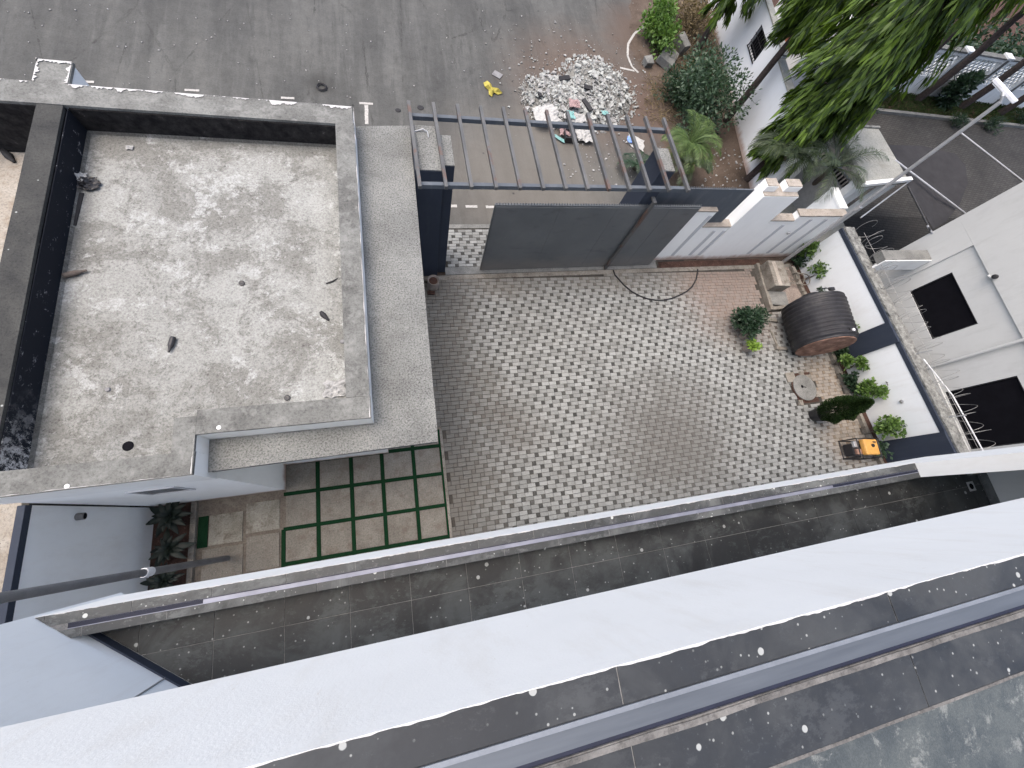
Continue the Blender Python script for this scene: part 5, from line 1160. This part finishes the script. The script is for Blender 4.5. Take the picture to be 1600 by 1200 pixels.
rp = thing('rubble_heap', 'heap of pale plaster rubble and dust dumped on the road', 'rubble', (6.5, 13.4, 0))
m_ = MB(); m_.add(vv, ff); m_.build('dust_mound', 'rubble_dust', rp, smooth=True)
rd = random.Random(13); fr_ = {'rubble_pale': MB(), 'rubble_grey': MB(), 'rubble_dust': MB()}
for _ in range(6500):
    p, rx, ry, h = rd.choice(heaps); a = rd.uniform(0, 2 * math.pi); q = rd.random() ** .6 * 1.16; x, y = p.x + math.cos(a) * rx * q, p.y + math.sin(a) * ry * q; z = max(0, hz(x, y)); s_ = .010 + .062 * rd.random() ** 4
    mt = rd.choices(list(fr_), (.46, .34, .20))[0]; rm = (Matrix.Rotation(rd.uniform(0, 6.3), 3, 'Z') @ Matrix.Rotation(rd.uniform(-.7, .7), 3, 'X') @ Matrix.Rotation(rd.uniform(-.7, .7), 3, 'Y'))
    mm = fr_[mt]; k0 = len(mm.v); mm.obox((x, y, z + s_ * .3), (s_ * rd.uniform(1, 2.6), s_ * rd.uniform(.8, 1.8), s_ * rd.uniform(.25, .9)), rm)
    for k_ in range(k0, k0 + 8): v = mm.v[k_]; mm.v[k_] = tuple(c_ + rd.uniform(-.25, .25) * s_ for c_ in v)
for _ in range(700):          # scatter on the brown dust behind and round the heap
    x, y = rd.gauss(7.0, 1.5), rd.gauss(14.6, 1.1)
    if hz(x, y) > .05: continue
    s_ = .008 + .03 * rd.random() ** 4; fr_[rd.choice(list(fr_))].box(x - s_, y - s_ * .7, 0, x + s_, y + s_ * .7, s_, jit=s_ * .4)
for mt, mm in fr_.items(): tag(mm.build('fragments', mt, rp), kind='stuff')
rd = random.Random(15)
for i in range(44):           # the pieces one can pick out
    p, rx, ry, h = heaps[i % 3]; a = rd.uniform(0, 2 * math.pi); q = rd.random() ** .5 * .95; x, y = p.x + math.cos(a) * rx * q, p.y + math.sin(a) * ry * q; s_ = rd.uniform(.07, .15)
    m_ = MB(); m_.obox((x, y, max(0, hz(x, y)) + .04), (s_ * 1.5, s_, s_ * .35), Matrix.Rotation(rd.uniform(0, 6), 3, 'Z') @ Matrix.Rotation(rd.uniform(-.5, .5), 3, 'X')); m_.v = [tuple(c_ + rd.uniform(-.02, .02) for c_ in v) for v in m_.v]; m_.build('chunk', 'rubble_pale' if i % 3 else 'rubble_grey', rp)
def crumple(name, label, cat, c, sx, sy, h, mat, seed, rot=0.0, n=14, group=None, pts=None):
    """crumpled cloth or sheet lying on the ground"""
    m_ = MB(); c = Vector(c); rm = Matrix.Rotation(rot, 3, 'Z'); vv = []
    for j in range(n + 1):
        for i in range(n + 1):
            u, v = i / n * 2 - 1, j / n * 2 - 1; p = Vector((seed * 3.1 + u * 1.6, v * 1.6, seed))
            du = u * sx * (1 + .35 * noise.noise(p * 1.1)); dv = v * sy * (1 + .35 * noise.noise(p * 1.1 + Vector((5, 5, 0))))
            z = h * (.4 + .9 * abs(noise.noise(p * 1.5))) * (1 - .6 * max(abs(u), abs(v))) + .01; vv.append(c + rm @ Vector((du, dv, z)))
    m_.add(vv, [(j * (n + 1) + i, j * (n + 1) + i + 1, (j + 1) * (n + 1) + i + 1, (j + 1) * (n + 1) + i) for j in range(n) for i in range(n)])
    o = m_.build(name, mat); s_ = o.modifiers.new('solid', 'SOLIDIFY'); s_.thickness = .008; return tag(o, label, cat, group)
p = at(768, 142, 0); yc = MB(); 
outl = [(-.24, .32), (-.10, .40), (-.06, .22), (.06, .10), (.22, .02), (.36, -.10), (.20, -.16), (.06, -.10), (-.02, -.28), (-.12, -.22), (-.10, .0), (-.22, .12)]
ctr = len(outl); yv = [(p.x + x, p.y + y, .01 + .02 * (i % 2)) for i, (x, y) in enumerate(outl)] + [(p.x + x * .55, p.y + y * .55, .05 + .05 * (i % 3)) for i, (x, y) in enumerate(outl)] + [(p.x - .03, p.y + .05, .09)]
yc.add(yv, [(i, (i + 1) % ctr, ctr + (i + 1) % ctr, ctr + i) for i in range(ctr)] + [(ctr + i, ctr + (i + 1) % ctr, 2 * ctr) for i in range(ctr)])
o = yc.build('yellow_cloth', 'yellow_cloth'); s_ = o.modifiers.new('solid', 'SOLIDIFY'); s_.thickness = .01; tag(o, 'crumpled yellow cloth lying on the asphalt', 'cloth')
q = at(777, 117, 0); tag(MB().obox((q.x, q.y, .01), (.32, .26, .02), Matrix.Rotation(-.6, 3, 'Z')).build('flat_board', 'grey_card', bevel=.004), 'small flat grey board on the asphalt above the yellow cloth', 'board')
crumple('plastic_sack', 'white sack draped on the front of the rubble heap', 'sack', at(853, 180, .22), .42, .36, .16, 'white_sack', 2, .3)
crumple('plastic_sack', 'white crumpled sack under the middle pergola slats', 'sack', at(897, 185, .2), .36, .22, .14, 'white_sack', 3, -.3)
crumple('plastic_sack', 'round cream bundle beside the black crate on the road', 'sack', at(911, 213, .05), .30, .28, .28, 'white_sack', 4)
crumple('printed_sack', 'white and blue printed sack lying by the last pergola slats', 'sack', at(992, 222, .0), .34, .26, .06, 'white_sack', 5, -.5)
crumple('blue_sheet', 'blue scrap on the printed sack by the last pergola slats', 'sheet', at(985, 219, .07), .12, .12, .05, 'blue_print', 6, -.5)
crumple('pink_bag', 'faded pink bag next to the black crate', 'bag', at(881, 207, .05), .20, .18, .26, 'pink_cloth', 7)
crumple('pink_rag', 'pinkish rag on the middle of the rubble heap', 'rag', at(897, 163, .35), .2, .18, .12, 'pink_cloth', 8)
crumple('cyan_sheet', 'turquoise scrap on the lower edge of the rubble heap', 'sheet', at(892, 180, .3), .12, .16, .08, 'cyan_plastic', 9)
crumple('cyan_sheet', 'small turquoise scrap right of the heap below a slat', 'sheet', at(945, 177, .15), .13, .09, .05, 'cyan_plastic', 10)
crumple('cyan_strip', 'narrow turquoise strip left of the black crate', 'sheet', at(874, 217, .03), .20, .06, .05, 'cyan_plastic', 11, -.7)
bc = thing('black_crate', 'small black plastic crate lying on the road below the rubble', 'crate', at(888, 217, 0)); q = at(888, 217, 0)
m_ = MB()
for a in ((-.17, -.2, 0, .17, -.17, .22), (-.17, .17, 0, .17, .2, .22), (-.2, -.2, 0, -.172, .2, .22), (.172, -.2, 0, .2, .2, .22)): m_.box(q.x + a[0], q.y + a[1], a[2] + .02, q.x + a[3], q.y + a[4], a[5])
m_.build('side', 'black_plastic', bc)
for i in range(5): MB().box(q.x - .168, q.y - .16 + i * .075, .05, q.x + .168, q.y - .13 + i * .075, .075).build('slat', 'black_plastic', bc)
for i, (q, ang, s_) in enumerate((((882, 122), .3, (.45, .16, .04)), ((917, 143), -.2, (.32, .16, .06)), ((916, 168), -1.2, (.55, .15, .05)), ((843, 152), .5, (.13, .12, .05)))):
    z = hz(at(*q, .2).x, at(*q, .2).y); tag(MB().obox(at(*q, .2) + Vector((0, 0, z - .1)), s_, Matrix.Rotation(ang, 3, 'Z') @ Matrix.Rotation(.2, 3, 'X')).build('black_board', 'black_rubber', bevel=.01), ('black board on the back of the rubble heap', 'black tray on the right heap of rubble', 'long black panel standing in the middle of the rubble', 'small black scrap at the left end of the rubble')[i], 'board')
for i, (q, s_, ang) in enumerate((((1040, 96), (1.0, .62, .3), .95), ((1058, 80), (.34, .62, .5), .4), ((1010, 102), (.35, .3, .25), .2))):
    p = at(*q, 0); m_ = MB(); m_.obox(p + Vector((0, 0, s_[2] / 2)), s_, Matrix.Rotation(ang, 3, 'Z') @ Matrix.Rotation(.25, 3, 'X')); m_.v = [tuple(c_ + random.uniform(-.03, .03) for c_ in v) for v in m_.v]
    tag(m_.build('concrete_lump', 'grey_concrete', bevel=.02), ('large pale concrete slab tipped beside the bright bush', 'upright concrete block behind the tipped slab', 'round grey boulder left of the tipped slab')[i], 'concrete')
q = at(503, 137, 0); tag(MB().lathe([(.13, 0), (.16, .03), (.13, .06), (.10, .03), (.13, 0)], (q.x, q.y, 0), 20, closed=True).build('rubber_ring', 'black_rubber'), 'black rubber ring on a dark stain of the asphalt', 'ring')
for i, (q, s_) in enumerate((((622, 172), .09), ((657, 168), .11))):
    p = at(*q, 0); m_ = MB(); m_.lathe([(s_, 0), (s_ * .8, .012), (0, .016)], (p.x, p.y, -.005), 9); tag(m_.build('tar_patch', 'black_rubber'), ('left', 'right')[i] + ' dark tar blot on the asphalt above the gate pillar', 'tar blot')
m_ = MB(); rd = random.Random(31)
for _ in range(110):
    p = at(rd.uniform(0, 1000), rd.uniform(0, 160), 0); s_ = rd.uniform(.006, .018)
    if p.y > 8.2: m_.box(p.x - s_, p.y - s_, -.01, p.x + s_, p.y + s_ * .8, s_ * .7, jit=s_ * .4)
for _ in range(90):
    p = at(rd.uniform(880, 1000), rd.uniform(215, 290), 0); s_ = .006 + .025 * rd.random() ** 2; m_.box(p.x - s_, p.y - s_, -.01, p.x + s_, p.y + s_ * .8, s_ * .7, jit=s_ * .4)
tag(m_.build('road_grit', 'rubble_grey'), 'grit and small stones scattered over the asphalt', 'grit', kind='stuff')

# litter on the guard-house roof
Z = DZ + .002
def bottle(label, p, ang, mat, L=.30):
    d = Vector((math.cos(ang), math.sin(ang), 0)); o = MB().lathe([(.0, 0), (.035, .005), (.04, .03), (.04, L * .55), (.018, L * .78), (.016, L * .97), (.0, L)], Vector((p[0], p[1], Z + .04)), 14, d).build('bottle', mat); return tag(o, label, 'bottle')
bottle('dark bottle lying in the middle of the roof', (-3.44, 3.1), -1.75, 'black_plastic', .26)
bottle('brown bottle lying beside the black parapet', (-4.93, 4.18), .32, 'bark', .30)
def shoe(label, p, ang, s_=1.0, z=Z):
    m_ = MB(); out = []
    for j in range(7):
        t = j / 6; w_ = (.045 + .018 * math.sin(t * 5)) * s_ * (1 if 0 < j < 6 else .8); h = (.07 - .045 * t) * s_
        for sg_, zz in ((-1, 0), (-1, h), (1, h), (1, 0)): out.append(Vector((p[0], p[1], z)) + Matrix.Rotation(ang, 3, 'Z') @ Vector(((t - .5) * .26 * s_, sg_ * w_ * (1 if zz == 0 else .75), zz)))
    m_.add(out, [(j * 4 + k_, j * 4 + (k_ + 1) % 4, j * 4 + 4 + (k_ + 1) % 4, j * 4 + 4 + k_) for j in range(6) for k_ in range(4)] + [(3, 2, 1, 0), (24, 25, 26, 27)]); o = m_.build('shoe', 'black_rubber', smooth=True); return tag(o, label, 'shoe')
shoe('black shoe lying near the right parapet of the roof', (-1.31, 3.36), -.9, .75)
shoe('dark shoe on the sandy roof beyond the black parapet', (-6.36, 6.85), -.9, 1.0, 2.91)
tag(MB().bar((-4.93, 5.10, Z + .01), (-4.90, 5.72, Z + .01), .055, .015).build('bitumen_strip', 'black_rubber'), 'narrow black strip of felt by the black parapet', 'strip')
crumple('plastic_bag', 'torn black and white plastic bag at the black parapet', 'bag', (-4.85, 5.9, Z), .16, .12, .12, 'black_plastic', 14)
crumple('plastic_bag', 'white scrap of plastic tucked behind the torn black bag', 'bag', (-4.94, 6.0, Z), .08, .10, .12, 'white_sack', 15)
crumple('cement_bag', 'crumpled grey white cement bag in the roof corner', 'bag', (-1.19, 2.08, Z), .17, .13, .12, 'rubble_grey', 16)
crumple('foil_scrap', 'tiny crumpled scrap on the roof near the street parapet', 'scrap', (-4.34, 6.68, Z), .05, .04, .05, 'white_sack', 17)
tag(MB().tube([(-1.28, 3.98, Z + .01), (-1.17, 4.02, Z + .012), (-1.08, 4.09, Z + .01)], [.012, .016, .004], 6).build('twig', 'black_rubber'), 'short curved black twig near the right parapet of the roof', 'twig')
for q, lb in (((378, 443), 'middle right of the roof'), ((449, 622), 'edge of the near parapet')):
    p = at(*q, Z); tag(MB().lathe([(.045, 0), (.045, .02), (.03, .025), (.0, .02)], (p.x, p.y, Z), 14).build('pipe_cap', 'black_plastic'), 'small round black cap at the ' + lb, 'cap')
p = at(200, 697, Z); tag(MB().lathe([(.07, 0), (.055, .006), (.0, .004)], (p.x, p.y, Z), 14).build('roof_drain', 'void'), 'dark round drain hole in the near left part of the roof', 'drain')
for q, lb in (((169, 609), 'grey stain plug on the roof'), ((535, 534), 'dark pebble by the right parapet of the roof')):
    p = at(*q, Z); m_ = MB(); m_.lathe([(.035, 0), (.03, .025), (.0, .03)], (p.x, p.y, Z), 8); tag(m_.build('pebble', 'grey_card'), lb, 'pebble')
for q, lb in (((342, 668), 'largest flake of white paint on the near parapet of the guard house'), ((105, 760), 'flake of white paint on the left end of the near parapet')):
    p = at(*q, PZ); m_ = MB(); m_.lathe([(.03, 0), (.026, .004), (.0, .005)], (p.x, p.y, PZ + .005), 7); tag(m_.build('paint_flake', 'white_paint'), lb, 'paint flake')
